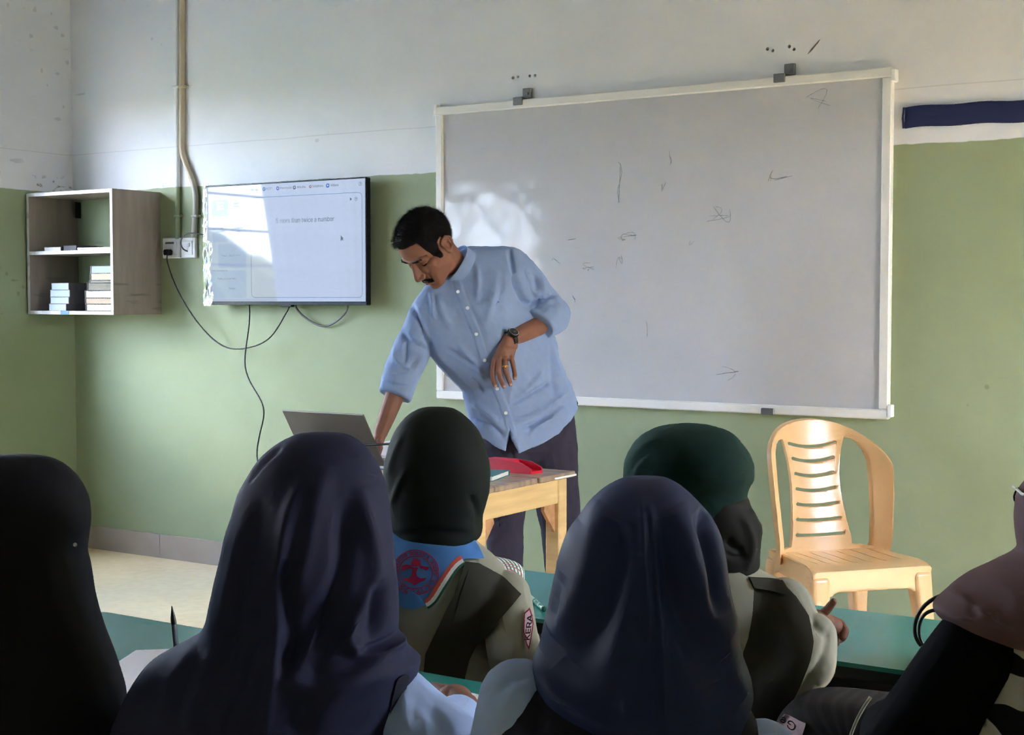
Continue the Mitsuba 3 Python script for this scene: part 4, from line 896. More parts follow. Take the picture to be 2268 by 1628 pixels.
scarf_mat('tunic_navy', (24, 24, 38), (30, 30, 44), .15)
scarf_mat('sleeve_blue', (156, 178, 222), (168, 190, 230), .2)
scarf_mat('khaki', (142, 139, 121), (152, 149, 130), .2)
scarf_mat('vest_olive', (50, 48, 38), (57, 55, 44), .1)
scarf_mat('black_dress', (6, 7, 9), (9, 10, 12), 0, .8, .06)
scarf_mat('neckerchief_blue', (72, 122, 184), (82, 132, 194), .2)
for nm, c in (('stripe_red', (204, 76, 62)), ('stripe_white', (222, 216, 212)), ('stripe_green', (24, 82, 62)), ('emblem_red', (168, 34, 74)), ('badge_pink', (206, 178, 190)), ('badge_red', (140, 30, 56)), ('scribble', (22, 22, 26))):
    mat(nm, lin(*c), rough=.8)

def at_z(tab, z):
    t = np.array(sorted(tab)); return PchipInterpolator(t[:, 0], t[:, 1])(np.clip(z, t[0, 0], t[-1, 0]))
def loft(O, rows, tb, tf, tc=((0, 0), (3, 0)), n=260, k=240, e=2.15, dome=.10):
    """a closed cloth form: rows (z, left, right) from the crown down, its reach to the class's back (tb) and front (tf) over z"""
    r = np.array(rows, float); L = np.concatenate([[0], np.cumsum(np.hypot(np.diff(r[:, 0]), .5 * (np.abs(np.diff(r[:, 1])) + np.abs(np.diff(r[:, 2])))))])
    u = np.linspace(0, L[-1], n); r = np.stack([PchipInterpolator(L, r[:, j])(u) for j in range(3)], 1)
    z, c, a = r[:, 0], (r[:, 1] + r[:, 2]) / 2, (r[:, 2] - r[:, 1]) / 2; zt = z[0]
    f = np.sqrt(np.clip(1 - np.clip((z - (zt - dome)) / dome, 0, 1) ** 2, 1e-4, 1))
    th = np.linspace(0, 2 * math.pi, k, endpoint=False); cs, sn = np.cos(th), np.sin(th); p = 2 / e
    s = c[:, None] + a[:, None] * (np.sign(cs) * np.abs(cs) ** p)[None]
    reach = np.where(sn[None] > 0, (at_z(tb, z) * f)[:, None], (at_z(tf, z) * f)[:, None])
    t = at_z(tc, z)[:, None] + reach * (np.sign(sn) * np.abs(sn) ** p)[None]
    return skin(O + s[..., None] * RT + t[..., None] * TW + z[:, None, None] * np.array([0, 0, 1.0]))
def loc(O, s, t, z): return O + s * RT + t * TW + np.array([0, 0, z])
def seat_body(O, hip, name_parent, cloth, knee=.36, spread=.07, skin_parts=(), head=None):
    """the pupil below the desk: hips on the bench, thighs forward, shins down; and the hidden skin body"""
    c = np.asarray(hip, float); fwd = np.array([0, 1.0, 0]); side = np.array([1.0, 0, 0])
    m = hull((c + side * -.07, .082), (c + side * .07, .082), (c + (0, .03, .04), .08))
    for s in (-1, 1):
        k = c + side * s * spread + fwd * knee + (0, 0, .03); m = m + hull((c + side * s * .065, .078), (k, .056)) + hull((k, .052), (np.array([k[0], k[1] + .02, .10]), .044))
    m = m.trim_by_plane((0, 0, 1), .06)
    part(name_parent, 'skirt', crumple(smoothed(m, .014, 8), .008, 12, 5), cloth, True)
def skin_body(parent, O, head, neck, chest, hip, arms=(), extra=None):
    head = np.array(head); m = ball(head, (.066, .072, .082), 28) + hull((np.array(head) - (0, 0, .05), .040), (neck, .042)) + hull((neck, .042), (chest, .068)) + hull((chest, .068), (hip, .07))
    for a in arms: m = m + chain(*a)
    for s in (-.07, .07):
        k = np.array(hip) + (s, .36, .02); m = m + hull((np.array(hip) + (s, 0, 0), .06), (k, .045)) + hull((k, .042), (np.array([k[0], k[1] + .02, .06]), .032)) + hull((np.array([k[0], k[1] + .0, .035]), .033), (np.array([k[0], k[1] + .11, .028]), .026))
    t = mf(smoothed(m, .012, 6))
    if extra is not None: t = t + extra
    t = tm(t); part(parent, 'body', t, 'skin', True, color=tint_mesh(t, SKIN, []))
    return t
def small_hand(wrist, palm, fingers, r=.0075):
    m = mf(smoothed(hull((np.array(wrist), .019), (np.array(palm), .020)) + ball(palm, (.027, .027, .019)), .004, 5))
    for f in fingers: m = m + mf(smoothed(finger(*f, r=r), .0035, 3))
    return m

# ---- pupil in the black headscarf at the left edge
PA = (-1.639, 1.279, 0)
PA = np.array(PA)
P = thing('person', 'pupil in a plain black headscarf at the left edge, seen from behind', 'person')
rows = [(1.0492, 0.0062, 0.0086), (1.0474, -0.0244, 0.0428), (1.0387, -0.0521, 0.066), (1.0215, -0.0726, 0.0847), (1.0049, -0.0815, 0.0943), (0.9833, -0.0892, 0.1013), (0.9587, -0.0915, 0.1028), (0.934, -0.0901, 0.0994), (0.9142, -0.0886, 0.0967), (0.8956, -0.0933, 0.0995), (0.8597, -0.1038, 0.1064), (0.81, -0.1207, 0.1193), (0.7602, -0.1401, 0.1346), (0.7103, -0.1596, 0.1488), (0.6678, -0.1758, 0.152), (0.5913, -0.1928, 0.1319), (0.5284, -0.1941, 0.1094)]
h = loft(PA, rows, [(.4, .13), (.72, .13), (.85, .105), (.95, .10), (1.2, .10)], [(.4, .12), (.72, .12), (.85, .09), (1.2, .095)])
fold(crumple(h, .006, 9, 21), PA, [([(0.0596, 0.9495), (0.0758, 0.8609), (0.1097, 0.772), (0.1322, 0.6958)], .007, .014), ([(0.0359, 0.9318), (0.0402, 0.8313), (0.0442, 0.7124)], -.008, .016), ([(0.089, 0.9613), (0.1055, 0.8905), (0.1392, 0.7839)], -.006, .012), ([(0.0951, 1.0114), (0.1064, 0.9758), (0.1057, 0.9282)], -.004, .008)])
part(P, 'headscarf', h, 'scarf_black', True)
part(P, 'scarf_pin', tm(ball((-1.476, 1.247, 0.945), .003, 12)), 'steel', True, label='tiny pin at the nape')
O = PA; hd = loc(O, 0, -.005, (-1.583, 1.232, 1.054)[2] - .125); hip = np.array([hd[0] + .02, hd[1] - .10, .47])
skin_body(P, O, hd, hd - (0, 0, .15), hd - (-.0, .03, .27), hip)
m_ = smoothed(hull((hd - (.0, .03, .24), .07), (hd - (-.10, .02, .30), .055), (hd - (.10, .04, .30), .055)) + hull((hd - (-.0, .03, .30), .10), (hip + (0, 0, .05), .10)), .012, 8)
part(P, 'dress', crumple(m_, .006, 12, 3), 'black_dress', True)
seat_body(O, hip, P, 'black_dress')

# ---- pupil in the dark navy headscarf, with the upright pen
PB = (-1.226, 1.426, 0)
PB = np.array(PB)
P = thing('person', 'pupil in a long dark navy headscarf with pleats, holding an upright pen', 'person')
rows = [(1.0896, 0.0104, 0.015), (1.0878, -0.0156, 0.0392), (1.0808, -0.0346, 0.0565), (1.0692, -0.0532, 0.0703), (1.0518, -0.0718, 0.0829), (1.0344, -0.0823, 0.0909), (1.0112, -0.0946, 0.0978), (0.9821, -0.1035, 0.1005), (0.953, -0.1142, 0.101), (0.9239, -0.1208, 0.1032), (0.8947, -0.1286, 0.1066), (0.8654, -0.1359, 0.1089), (0.842, -0.1407, 0.1099), (0.8244, -0.1508, 0.1111), (0.8126, -0.1712, 0.1168), (0.802, -0.1916, 0.1273), (0.7903, -0.2109, 0.1388), (0.7773, -0.2239, 0.1365), (0.7597, -0.2363, 0.1283), (0.742, -0.2464, 0.1213), (0.7184, -0.2566, 0.1131), (0.7019, -0.2626, 0.1084), (0.6594, -0.2602, 0.1024), (0.6001, -0.2435, 0.0952)]
h = loft(PB, rows, [(.45, .15), (.75, .15), (.82, .125), (.90, .105), (1.2, .11)], [(.45, .12), (.8, .10), (1.2, .095)], n=340, k=320)
fold(crumple(h, .004, 8, 31), PB, [([(0.0128, 1.0512), (-0.0147, 0.9846), (-0.035, 0.9221), (-0.0504, 0.8594), (-0.0732, 0.7842), (-0.0888, 0.7199)], .011, .016), ([(-0.0044, 1.029), (-0.0203, 0.9645), (-0.0242, 0.8847), (-0.0297, 0.8095), (-0.0403, 0.7284)], .008, .008), ([(-0.0127, 0.9445), (-0.0175, 0.8942), (-0.0134, 0.8438), (-0.0203, 0.7989)], -.012, .010),
    ([(0.0322, 1.0557), (0.0153, 0.9946), (0.0028, 0.9389), (-0.013, 0.8942)], .008, .012), ([(0.0546, 1.0169), (0.0492, 0.9345), (0.0318, 0.8847), (-0.0006, 0.8472), (-0.0236, 0.8095)], -.013, .013), ([(0.0707, 1.028), (0.0793, 0.978), (0.0847, 0.9345), (0.0812, 0.8971), (0.065, 0.8719), (0.0577, 0.8394), (0.067, 0.827), (0.1259, 0.8344)], .012, .009), ([(0.0211, 0.8618), (0.0422, 0.8522), (0.0543, 0.8438)], -.018, .026),
    ([(0.0648, 0.8239), (0.1018, 0.8279), (0.1338, 0.8307)], -.010, .006), ([(-0.022, 0.8032), (0.0155, 0.7904), (0.0525, 0.791), (0.1018, 0.8123), (0.1366, 0.8223)], .012, .012), ([(0.0097, 0.7512), (0.043, 0.7747), (0.0768, 0.7871), (0.1216, 0.8061)], .008, .012), ([(0.0859, 0.907), (0.0874, 0.8617), (0.0868, 0.8345)], -.013, .009), ([(0.0996, 0.9747), (0.1016, 0.907), (0.1025, 0.8391)], .006, .010),
    ([(-0.0339, 1.0757), (-0.0541, 1.0588), (-0.0744, 1.0319)], -.005, .004), ([(-0.0481, 1.0223), (-0.0681, 0.9444), (-0.0854, 0.8605), (-0.1026, 0.7988)], -.008, .014), ([(-0.0676, 1.0001), (-0.0876, 0.9221), (-0.1021, 0.8549)], .006, .012), ([(-0.1023, 0.8325), (-0.1194, 0.7819), (-0.1311, 0.7267)], .007, .014), ([(-0.1401, 0.8218), (-0.1583, 0.7875), (-0.1754, 0.7424)], .006, .014), ([(-0.0578, 0.8437), (-0.075, 0.7763), (-0.0894, 0.7199)], -.008, .008),
    ([(0.0198, 0.827), (0.014, 0.7764), (-0.0086, 0.7268)], -.009, .016)])
part(P, 'headscarf', h, 'scarf_navy', True)
def band_on(h, O, line, w, off, thick=.0015):
    return onto(grid_patch(LineString(fine(line, 30)).buffer(w), thick), surface(h, O), O, off)
part(P, 'scarf_hem', band_on(h, PB, [(0.1225, 0.7811), (0.118, 0.7641), (0.1134, 0.7424), (0.1088, 0.7139)], .007, .001), 'tunic_navy', 40)
hd = loc(PB, .0, -.0, (-1.221, 1.419, 1.087)[2] - .125); hip = np.array([hd[0] - .03, hd[1] - .12, .47])
hand_b = small_hand((-1.134, 1.643, 0.688), (-1.17, 1.667, 0.691), [((-1.177, 1.663, 0.697), (-1.2, 1.672, 0.7), (-1.213, 1.676, 0.7)), ((-1.184, 1.682, 0.69), (-1.212, 1.7, 0.69), (-1.23, 1.711, 0.686)), ((-1.193, 1.7, 0.687), (-1.225, 1.727, 0.682), (-1.243, 1.738, 0.678)), ((-1.189, 1.702, 0.684), (-1.224, 1.738, 0.677), (-1.242, 1.751, 0.672)), ((-1.154, 1.653, 0.687), (-1.175, 1.663, 0.684), (-1.194, 1.675, 0.683))])
hand_p = small_hand((-1.557, 1.467, 0.71), (-1.574, 1.504, 0.713), [((-1.563, 1.499, 0.722), (-1.551, 1.496, 0.736), (-1.559, 1.503, 0.742)), ((-1.577, 1.514, 0.714), (-1.569, 1.52, 0.726), (-1.579, 1.526, 0.732)), ((-1.584, 1.521, 0.706), (-1.583, 1.533, 0.712), (-1.587, 1.532, 0.72)), ((-1.586, 1.519, 0.702), (-1.593, 1.539, 0.701), (-1.595, 1.537, 0.706)), ((-1.56, 1.489, 0.724), (-1.543, 1.478, 0.74), (-1.546, 1.488, 0.743))])
sh_r, el_r, wr_r = np.array((-1.139, 1.475, 0.732)), np.array((-1.053, 1.48, 0.692)), np.array((-1.134, 1.643, 0.688))
sh_l, el_l, wr_l = np.array((-1.408, 1.348, 0.709)), np.array((-1.508, 1.374, 0.616)), np.array((-1.557, 1.467, 0.71))
skin_body(P, PB, hd, hd - (0, 0, .14), hd - (0, .03, .25), hip, [((sh_r, .035), (el_r, .030), (wr_r, .021)), ((sh_l, .035), (el_l, .030), (wr_l, .020))], hand_b + hand_p)
sl = smoothed(chain((sh_r, .056), (el_r, .050)) + chain((el_r, .050), (el_r + (wr_r - el_r) * .62, .036)), .007, 8)
part(P, 'sleeve', fold(crumple(sl, .005, 14, 8), PB, [([(0.1249, 0.767), (0.1248, 0.7429), (0.1366, 0.7068)], .006, .007), ([(0.1516, 0.752), (0.1693, 0.7249), (0.1871, 0.6948)], -.005, .010)]), 'sleeve_blue', True, label='light blue uniform sleeve')
part(P, 'sleeve', crumple(smoothed(chain((sh_l, .05), (el_l, .044), (el_l + (wr_l - el_l) * .7, .034)), .008, 8), .005, 14, 9), 'sleeve_blue', True)
part(P, 'tunic', crumple(smoothed(hull((hd - (0, .03, .25), .09), (sh_r, .045), (sh_l, .045)) + hull((hd - (0, .03, .28), .10), (hip + (0, 0, .05), .105)), .012, 8), .006, 12, 3), 'tunic_navy', True)
seat_body(PB, hip, P, 'tunic_navy')

# ---- pupil in the blue-navy headscarf, nearest the middle
PC = (-0.727, 1.413, 0)
PC = np.array(PC)
P = thing('person', 'pupil in a smooth blue-navy headscarf with one long centre pleat, seen from behind', 'person')
rows = [(1.0677, -0.0046, -0.0007), (1.0667, -0.0222, 0.0159), (1.0613, -0.0359, 0.0286), (1.0505, -0.0524, 0.0429), (1.0357, -0.067, 0.0571), (1.021, -0.0773, 0.068), (1.0013, -0.0894, 0.077), (0.9766, -0.0987, 0.0821), (0.9519, -0.1069, 0.0847), (0.9271, -0.1128, 0.0879), (0.9024, -0.1162, 0.0925), (0.8775, -0.1215, 0.0996), (0.8577, -0.1269, 0.1076), (0.8427, -0.1283, 0.1127), (0.8303, -0.1234, 0.1142), (0.8178, -0.1086, 0.1109), (0.8054, -0.08, 0.1051), (0.793, -0.0406, 0.0973), (0.783, -0.006, 0.0777)]
h = loft(PC, rows, [(.5, .10), (.76, .12), (.82, .145), (.90, .125), (1.2, .105)], [(.5, .05), (.8, .10), (1.2, .092)], n=340, k=320)
fold(crumple(h, .003, 7, 41), PC, [([(-0.0145, 1.0518), (-0.0133, 1.002), (-0.0111, 0.9402), (-0.0093, 0.8786), (-0.0076, 0.8134)], .006, .0055), ([(-0.0074, 1.0476), (-0.0025, 0.9944), (-0.0008, 0.9402), (0.001, 0.8786), (0.0023, 0.8134)], .006, .006), ([(-0.0107, 1.0415), (-0.0068, 0.9402), (-0.0034, 0.8239)], -.004, .004),
    ([(0.0037, 1.0337), (0.0077, 0.9963), (0.0181, 0.9541), (0.0394, 0.9025), (0.0513, 0.8648)], -.014, .017), ([(0.0176, 1.043), (0.0318, 0.9963), (0.0489, 0.9495), (0.0697, 0.9072), (0.0909, 0.8742)], .011, .017), ([(0.0444, 1.0353), (0.0545, 1.0002), (0.0581, 0.9642), (0.0611, 0.9309)], -.014, .008), ([(0.0566, 1.0282), (0.0683, 0.9794), (0.0762, 0.9309), (0.0869, 0.8928)], .006, .010),
    ([(-0.052, 1.0429), (-0.0666, 0.9962), (-0.0841, 0.9493), (-0.111, 0.9023)], .010, .014), ([(-0.0357, 1.029), (-0.0461, 0.9775), (-0.0655, 0.9259), (-0.0886, 0.8835)], -.012, .018), ([(-0.0265, 1.0383), (-0.0308, 0.9869), (-0.0399, 0.9259), (-0.0559, 0.8647)], .006, .014), ([(-0.0946, 0.9688), (-0.1058, 0.9355), (-0.1152, 0.9093)], -.010, .009), ([(-0.0787, 1.021), (-0.0918, 0.983), (-0.1039, 0.9379)], .006, .010),
    ([(-0.127, 0.8748), (-0.114, 0.8533), (-0.0819, 0.8373), (-0.0415, 0.8195)], .008, .010), ([(-0.1072, 0.8741), (-0.0745, 0.8552), (-0.0372, 0.8458)], -.006, .018), ([(0.0184, 0.9118), (0.0326, 0.8742), (0.0399, 0.8317)], .006, .016), ([(0.0652, 0.8836), (0.084, 0.8601), (0.0935, 0.8412)], .006, .010)])
part(P, 'headscarf', h, 'scarf_blue', True)
hd = loc(PC, .0, 0, (-0.722, 1.405, 1.064)[2] - .125); hip = np.array([hd[0] - .02, hd[1] - .10, .47])
rows = [(0.8727, -0.0179, 0.0224), (0.8574, -0.0531, 0.0527), (0.8461, -0.1061, 0.078), (0.8369, -0.1388, 0.0907), (0.8241, -0.156, 0.1024), (0.8062, -0.1661, 0.1137), (0.7909, -0.1701, 0.1219), (0.7765, -0.1721, 0.1291), (0.7293, -0.1741, 0.1447), (0.6882, -0.169, 0.1451), (0.6108, -0.1639, 0.1434)]
tu = loft(PC, rows, [(.3, .12), (.7, .10), (.8, .085), (1, .06)], [(.3, .12), (.7, .10), (1, .06)], dome=.03)
part(P, 'tunic', fold(crumple(tu, .004, 12, 43), PC, [([(-0.1443, 0.8537), (-0.1586, 0.827), (-0.1634, 0.7954)], .006, .006), ([(-0.1155, 0.8343), (-0.1251, 0.8148), (-0.125, 0.7954)], -.006, .01)]), 'tunic_navy', True, label='sleeveless dark navy tunic')
sh_l, el_l, wr_l = np.array((-0.847, 1.334, 0.816)), np.array((-0.908, 1.384, 0.705)), np.array((-1, 1.585, 0.679))
sh_r, el_r, wr_r = np.array((-0.619, 1.477, 0.747)), np.array((-0.618, 1.545, 0.675)), np.array((-0.759, 1.714, 0.638))
for a, b, c, sd in ((sh_l, el_l, wr_l, 1), (sh_r, el_r, wr_r, 2)):
    sl = smoothed(chain((a, .047), (b, .043), (b + (c - b) * .6, .034)), .006, 8)
    part(P, 'sleeve', fold(crumple(sl, .004, 16, 44 + sd), PC, [([(-0.1292, 0.85), (-0.1539, 0.846), (-0.1727, 0.8274)], -.004, .004), ([(-0.1267, 0.844), (-0.149, 0.8375), (-0.1648, 0.8174)], .004, .005)]), 'sleeve_blue', True, label='light blue uniform sleeve')
skin_body(P, PC, hd, hd - (0, 0, .14), hd - (0, .02, .25), hip, [((sh_l, .030), (el_l, .028), (wr_l, .020)), ((sh_r, .030), (el_r, .028), (wr_r, .020))], small_hand(wr_l, wr_l + (.03, .05, -.005), [(wr_l + (.02 + .012 * i, .07, 0), wr_l + (.02 + .012 * i, .10, -.004), wr_l + (.02 + .012 * i, .12, -.01)) for i in range(4)] + [(wr_l + (.05, .03, 0), wr_l + (.06, .06, 0), wr_l + (.065, .08, -.006))]) + small_hand(wr_r, wr_r + (-.03, .05, -.005), [(wr_r + (-.02 - .012 * i, .07, 0), wr_r + (-.02 - .012 * i, .10, -.004), wr_r + (-.02 - .012 * i, .12, -.01)) for i in range(4)] + [(wr_r + (-.05, .03, 0), wr_r + (-.06, .06, 0), wr_r + (-.065, .08, -.006))]))
seat_body(PC, hip, P, 'tunic_navy')

# ---- scout with the blue neckerchief
PD = (-1.596, 2.211, 0)
PD = np.array(PD)
P = thing('person', 'scout in a dark green headscarf with a printed blue neckerchief', 'person')
rows = [(1.0576, 0.0011, 0.0062), (1.0559, -0.0219, 0.03), (1.0482, -0.0415, 0.0471), (1.0363, -0.0577, 0.0624), (1.0106, -0.0765, 0.0853), (0.9764, -0.0894, 0.099), (0.9336, -0.0963, 0.1058), (0.8993, -0.0956, 0.1032), (0.8735, -0.0923, 0.0973), (0.8477, -0.089, 0.0921), (0.8263, -0.0848, 0.0913), (0.8134, -0.0762, 0.0879), (0.8056, -0.0523, 0.0759), (0.8014, -0.0096, 0.0246)]
h = loft(PD, rows, [(.5, .08), (.82, .09), (.9, .095), (1.2, .095)], [(.5, .07), (.85, .09), (1.2, .09)], n=200, k=200, e=2.3)
fold(crumple(h, .004, 12, 51), PD, [([(-0.0826, 0.9326), (-0.0725, 0.9744), (-0.0557, 1.0079)], .004, .006), ([(-0.0795, 0.8738), (-0.0643, 0.9158), (-0.0475, 0.9493)], .004, .006), ([(0.0692, 0.8991), (0.0825, 0.8656), (0.0859, 0.8235)], -.006, .006), ([(-0.0646, 0.8234), (-0.0061, 0.8319), (0.0691, 0.8252)], -.005, .008)])
part(P, 'headscarf', h, 'scarf_green', True)
rows = [(0.8301, -0.0286, 0.0319), (0.817, -0.0632, 0.0621), (0.7953, -0.0978, 0.0855), (0.7717, -0.1281, 0.114), (0.7455, -0.1542, 0.1356), (0.7124, -0.1717, 0.1495), (0.6599, -0.178, 0.1548), (0.5986, -0.1783, 0.1583), (0.5372, -0.1768, 0.1618), (0.4492, -0.1729, 0.1619), (0.361, -0.169, 0.162)]
to = loft(PD, rows, [(.3, .115), (.7, .105), (.8, .085), (.9, .05), (1, .04)], [(.3, .11), (.7, .10), (.82, .07), (1, .04)], dome=.03, n=220, k=220)
sh_r, el_r, wr_r = np.array((-1.474, 2.269, 0.699)), np.array((-1.397, 2.183, 0.614)), np.array((-1.532, 2.429, 0.59))
sh_l, el_l, wr_l = np.array((-1.717, 2.137, 0.699)), np.array((-1.676, 2.039, 0.598)), np.array((-1.793, 2.261, 0.599))
to = mf(to)
for a, b, c in ((sh_r, el_r, wr_r), (sh_l, el_l, wr_l)): to = to + chain((a, .050), (b, .050)) + chain((b, .050), (b + (c - b) * .5, .040))
to = tm(to.refine_to_length(.006)); trimesh.smoothing.filter_taubin(to, lamb=.5, nu=.52, iterations=20); crumple(to, .002, 12, 52)
fold(to, PD, [([(0.1738, 0.6802), (0.1529, 0.6294), (0.1446, 0.5785)], .005, .011), ([(0.1194, 0.6124), (0.1278, 0.587), (0.1404, 0.57)], -.006, .010), ([(0.0858, 0.6039), (0.1068, 0.5827), (0.1278, 0.57)], .005, .010), ([(0.1864, 0.6548), (0.1739, 0.6124), (0.1697, 0.57)], -.004, .010)])
part(P, 'shirt', to, 'khaki', 40, label='khaki uniform shirt')
su = surface(to, PD, .006)
vp = Polygon([(0.0604, 0.777), (0.0856, 0.772), (0.1108, 0.7559), (0.1368, 0.739), (0.1646, 0.7161), (0.1444, 0.6975), (0.1251, 0.6796), (0.1024, 0.6507), (0.0797, 0.6201), (0.0687, 0.5971), (0.0611, 0.5673), (0.056, 0.5076), (-0.0174, 0.5075), (-0.0156, 0.5723), (-0.0121, 0.6098), (-0.0003, 0.6353), (0.0115, 0.6591), (0.0267, 0.6906), (0.0411, 0.7186), (0.052, 0.7499)])
part(P, 'vest', onto(grid_patch(vp, .004), su, PD, .001), 'vest_olive', 40, label='dark olive uniform vest panel')
part(P, 'vest', onto(grid_patch(affinity.translate(affinity.scale(vp, -1, 1, origin=(0, 0)), -.085), .004), su, PD, .001), 'vest_olive', 40)
part(P, 'vest_seam', onto(grid_patch(LineString([(0.0691, 0.7629), (0.0523, 0.7139), (0.0355, 0.6462), (0.0321, 0.5614)]).buffer(.0012), .0012), su, PD, .0052), 'vest_olive', 40)
NE = part(P, 'neckerchief', onto(grid_patch(Polygon([(-0.1325, 0.8301), (-0.0821, 0.8369), (0.0017, 0.8302), (0.0647, 0.8303), (0.0856, 0.8007), (0.0957, 0.7796), (0.0772, 0.7813), (0.0604, 0.783), (0.0453, 0.7745), (0.0285, 0.7542), (0.0142, 0.7321), (0.0015, 0.7135), (-0.0102, 0.7033), (-0.0321, 0.6965), (-0.0531, 0.699), (-0.0691, 0.7049), (-0.0808, 0.7219), (-0.095, 0.7413), (-0.1201, 0.771), (-0.1453, 0.7794)]), .0045), su, PD, .006), 'neckerchief_blue', 40, label='blue neckerchief printed with a red emblem')
for nm, off, w in (('stripe_red', -.0068, .0036), ('stripe_white', -.0002, .0036), ('stripe_green', .0054, .0025)):
    for line in ([(0.0571, 0.7804), (0.0436, 0.7711), (0.0285, 0.7516), (0.0142, 0.7296), (0.0015, 0.7109), (-0.0102, 0.7024)], [(-0.0691, 0.7041), (-0.0825, 0.7219), (-0.0967, 0.7422), (-0.1201, 0.771)]):
        ln = LineString(fine(line, 30)).parallel_offset(abs(off), 'left' if off > 0 else 'right')
        part(NE, nm, onto(grid_patch(ln.buffer(w, cap_style=2), .0012), su, PD, .0105 if nm != 'stripe_green' else .0098), nm, 40)
part(NE, 'folded_tip', onto(grid_patch(Polygon([(-0.0388, 0.7287), (-0.0657, 0.7041), (-0.0531, 0.6973), (-0.0321, 0.6948), (-0.0119, 0.7024), (-0.022, 0.7185)]), .002), su, PD, .0112), 'neckerchief_blue', 40)
# the printed emblem: two rings, lettering around them, a three-leaved badge
ec = (-0.03, 0.085, 0.761); ec = (ec[0], ec[2]); ER = .0435
em = []
for ro, ri in ((1.0, .955), (.735, .695)): em.append(patch(Point(0, 0).buffer(ER * ro, 48).difference(Point(0, 0).buffer(ER * ri, 48)), .0006))
def round_text(s, r, h, a0, a1, inward=False):
    out = []; n = len(s)
    for i, ch in enumerate(s):
        if ch == ' ': continue
        a = a0 + (a1 - a0) * (i + .5) / n; g = meshkit.text_mesh(ch, h, .0006, True); b = g.bounds; g.apply_translation((-(b[0][0] + b[1][0]) / 2, -h / 2, 0))
        th = a - math.pi / 2 if not inward else a + math.pi / 2
        g.apply_transform(trimesh.transformations.rotation_matrix(th, (0, 0, 1))); g.apply_translation((r * math.cos(a), r * math.sin(a), 0)); out.append(g)
    return out
em += round_text('HINDUSTAN SCOUTS & GUIDES', ER * .845, .0062, math.radians(188), math.radians(-8)) + round_text('KERALA', ER * .845, .0082, math.radians(220), math.radians(322), True)
for a in (205, 335):
    st_ = Polygon([(.0032 * (1 if k % 2 == 0 else .42) * math.cos(math.pi / 2 + k * math.pi / 5), .0032 * (1 if k % 2 == 0 else .42) * math.sin(math.pi / 2 + k * math.pi / 5)) for k in range(10)])
    em.append(patch(affinity.translate(st_, ER * .845 * math.cos(math.radians(a)), ER * .845 * math.sin(math.radians(a))), .0006))
U = ER
leaf = Polygon([(-.16 * U, .30 * U), (-.19 * U, .42 * U), (-.10 * U, .56 * U), (.02 * U, .60 * U), (.16 * U, .54 * U), (.20 * U, .38 * U), (.17 * U, .30 * U)]).buffer(.02 * U)
wing = Polygon([(-.62 * U, .10 * U), (-.58 * U, .26 * U), (-.40 * U, .34 * U), (-.22 * U, .30 * U), (-.18 * U, .20 * U), (-.36 * U, .16 * U), (-.50 * U, .08 * U)]).buffer(.012 * U)
wing2 = Polygon([(.18 * U, .30 * U), (.30 * U, .28 * U), (.56 * U, .24 * U), (.54 * U, .16 * U), (.44 * U, .10 * U), (.34 * U, .18 * U), (.20 * U, .20 * U)]).buffer(.012 * U)
stem = Polygon([(-.16 * U, .22 * U), (.10 * U, .22 * U), (.02 * U, .02 * U), (.06 * U, -.16 * U), (.22 * U, -.26 * U), (.46 * U, -.22 * U), (.36 * U, -.36 * U), (.14 * U, -.42 * U), (-.04 * U, -.58 * U), (-.20 * U, -.44 * U), (-.46 * U, -.34 * U), (-.54 * U, -.22 * U), (-.34 * U, -.26 * U), (-.18 * U, -.16 * U), (-.14 * U, .02 * U)]).buffer(.008 * U)
for g in (leaf, wing, wing2, stem): em.append(patch(g, .0006))
em = trimesh.util.concatenate(em); em.apply_transform(np.diag([1, .93, 1, 1.0])); em.apply_translation((ec[0], ec[1], 0))
part(NE, 'emblem', onto(em, su, PD, .0108, .006), 'emblem_red', label='round red emblem reading HINDUSTAN SCOUTS & GUIDES, KERALA')
bc = [(0.1696, 0.6886), (0.1805, 0.6946), (0.1838, 0.687), (0.1872, 0.6717), (0.1839, 0.6565), (0.1781, 0.6345), (0.173, 0.6446), (0.168, 0.665)]
BA = part(P, 'badge', onto(grid_patch(Polygon(bc), .002), su, PD, .002), 'badge_pink', 40, label='pink sleeve badge with red border lettered KERA')
part(BA, 'border', onto(grid_patch(Polygon(bc).difference(Polygon(bc).buffer(-.002)), .0012), su, PD, .004), 'badge_red', 40)
kt = meshkit.text_mesh('KERA', .0092, .0006, True); kt.apply_scale([.036 / kt.bounds[1][0], 1, 1]); kt.apply_transform(trimesh.transformations.rotation_matrix(math.radians(80), (0, 0, 1))); q = (0.1789, 0.09, 0.6489); kt.apply_translation((q[0], q[2], 0))
part(BA, 'lettering', onto(kt, su, PD, .0042, .006), 'scribble')
hd = loc(PD, .0, 0, (-1.591, 2.203, 1.056)[2] - .12); hip = np.array([hd[0], hd[1] - .02, .47])
skin_body(P, PD, hd, hd - (0, 0, .14), hd - (0, .02, .27), hip, [((sh_l, .030), (el_l, .028), (wr_l, .020)), ((sh_r, .030), (el_r, .028), (wr_r, .020))])
seat_body(PD, hip, P, 'vest_olive')

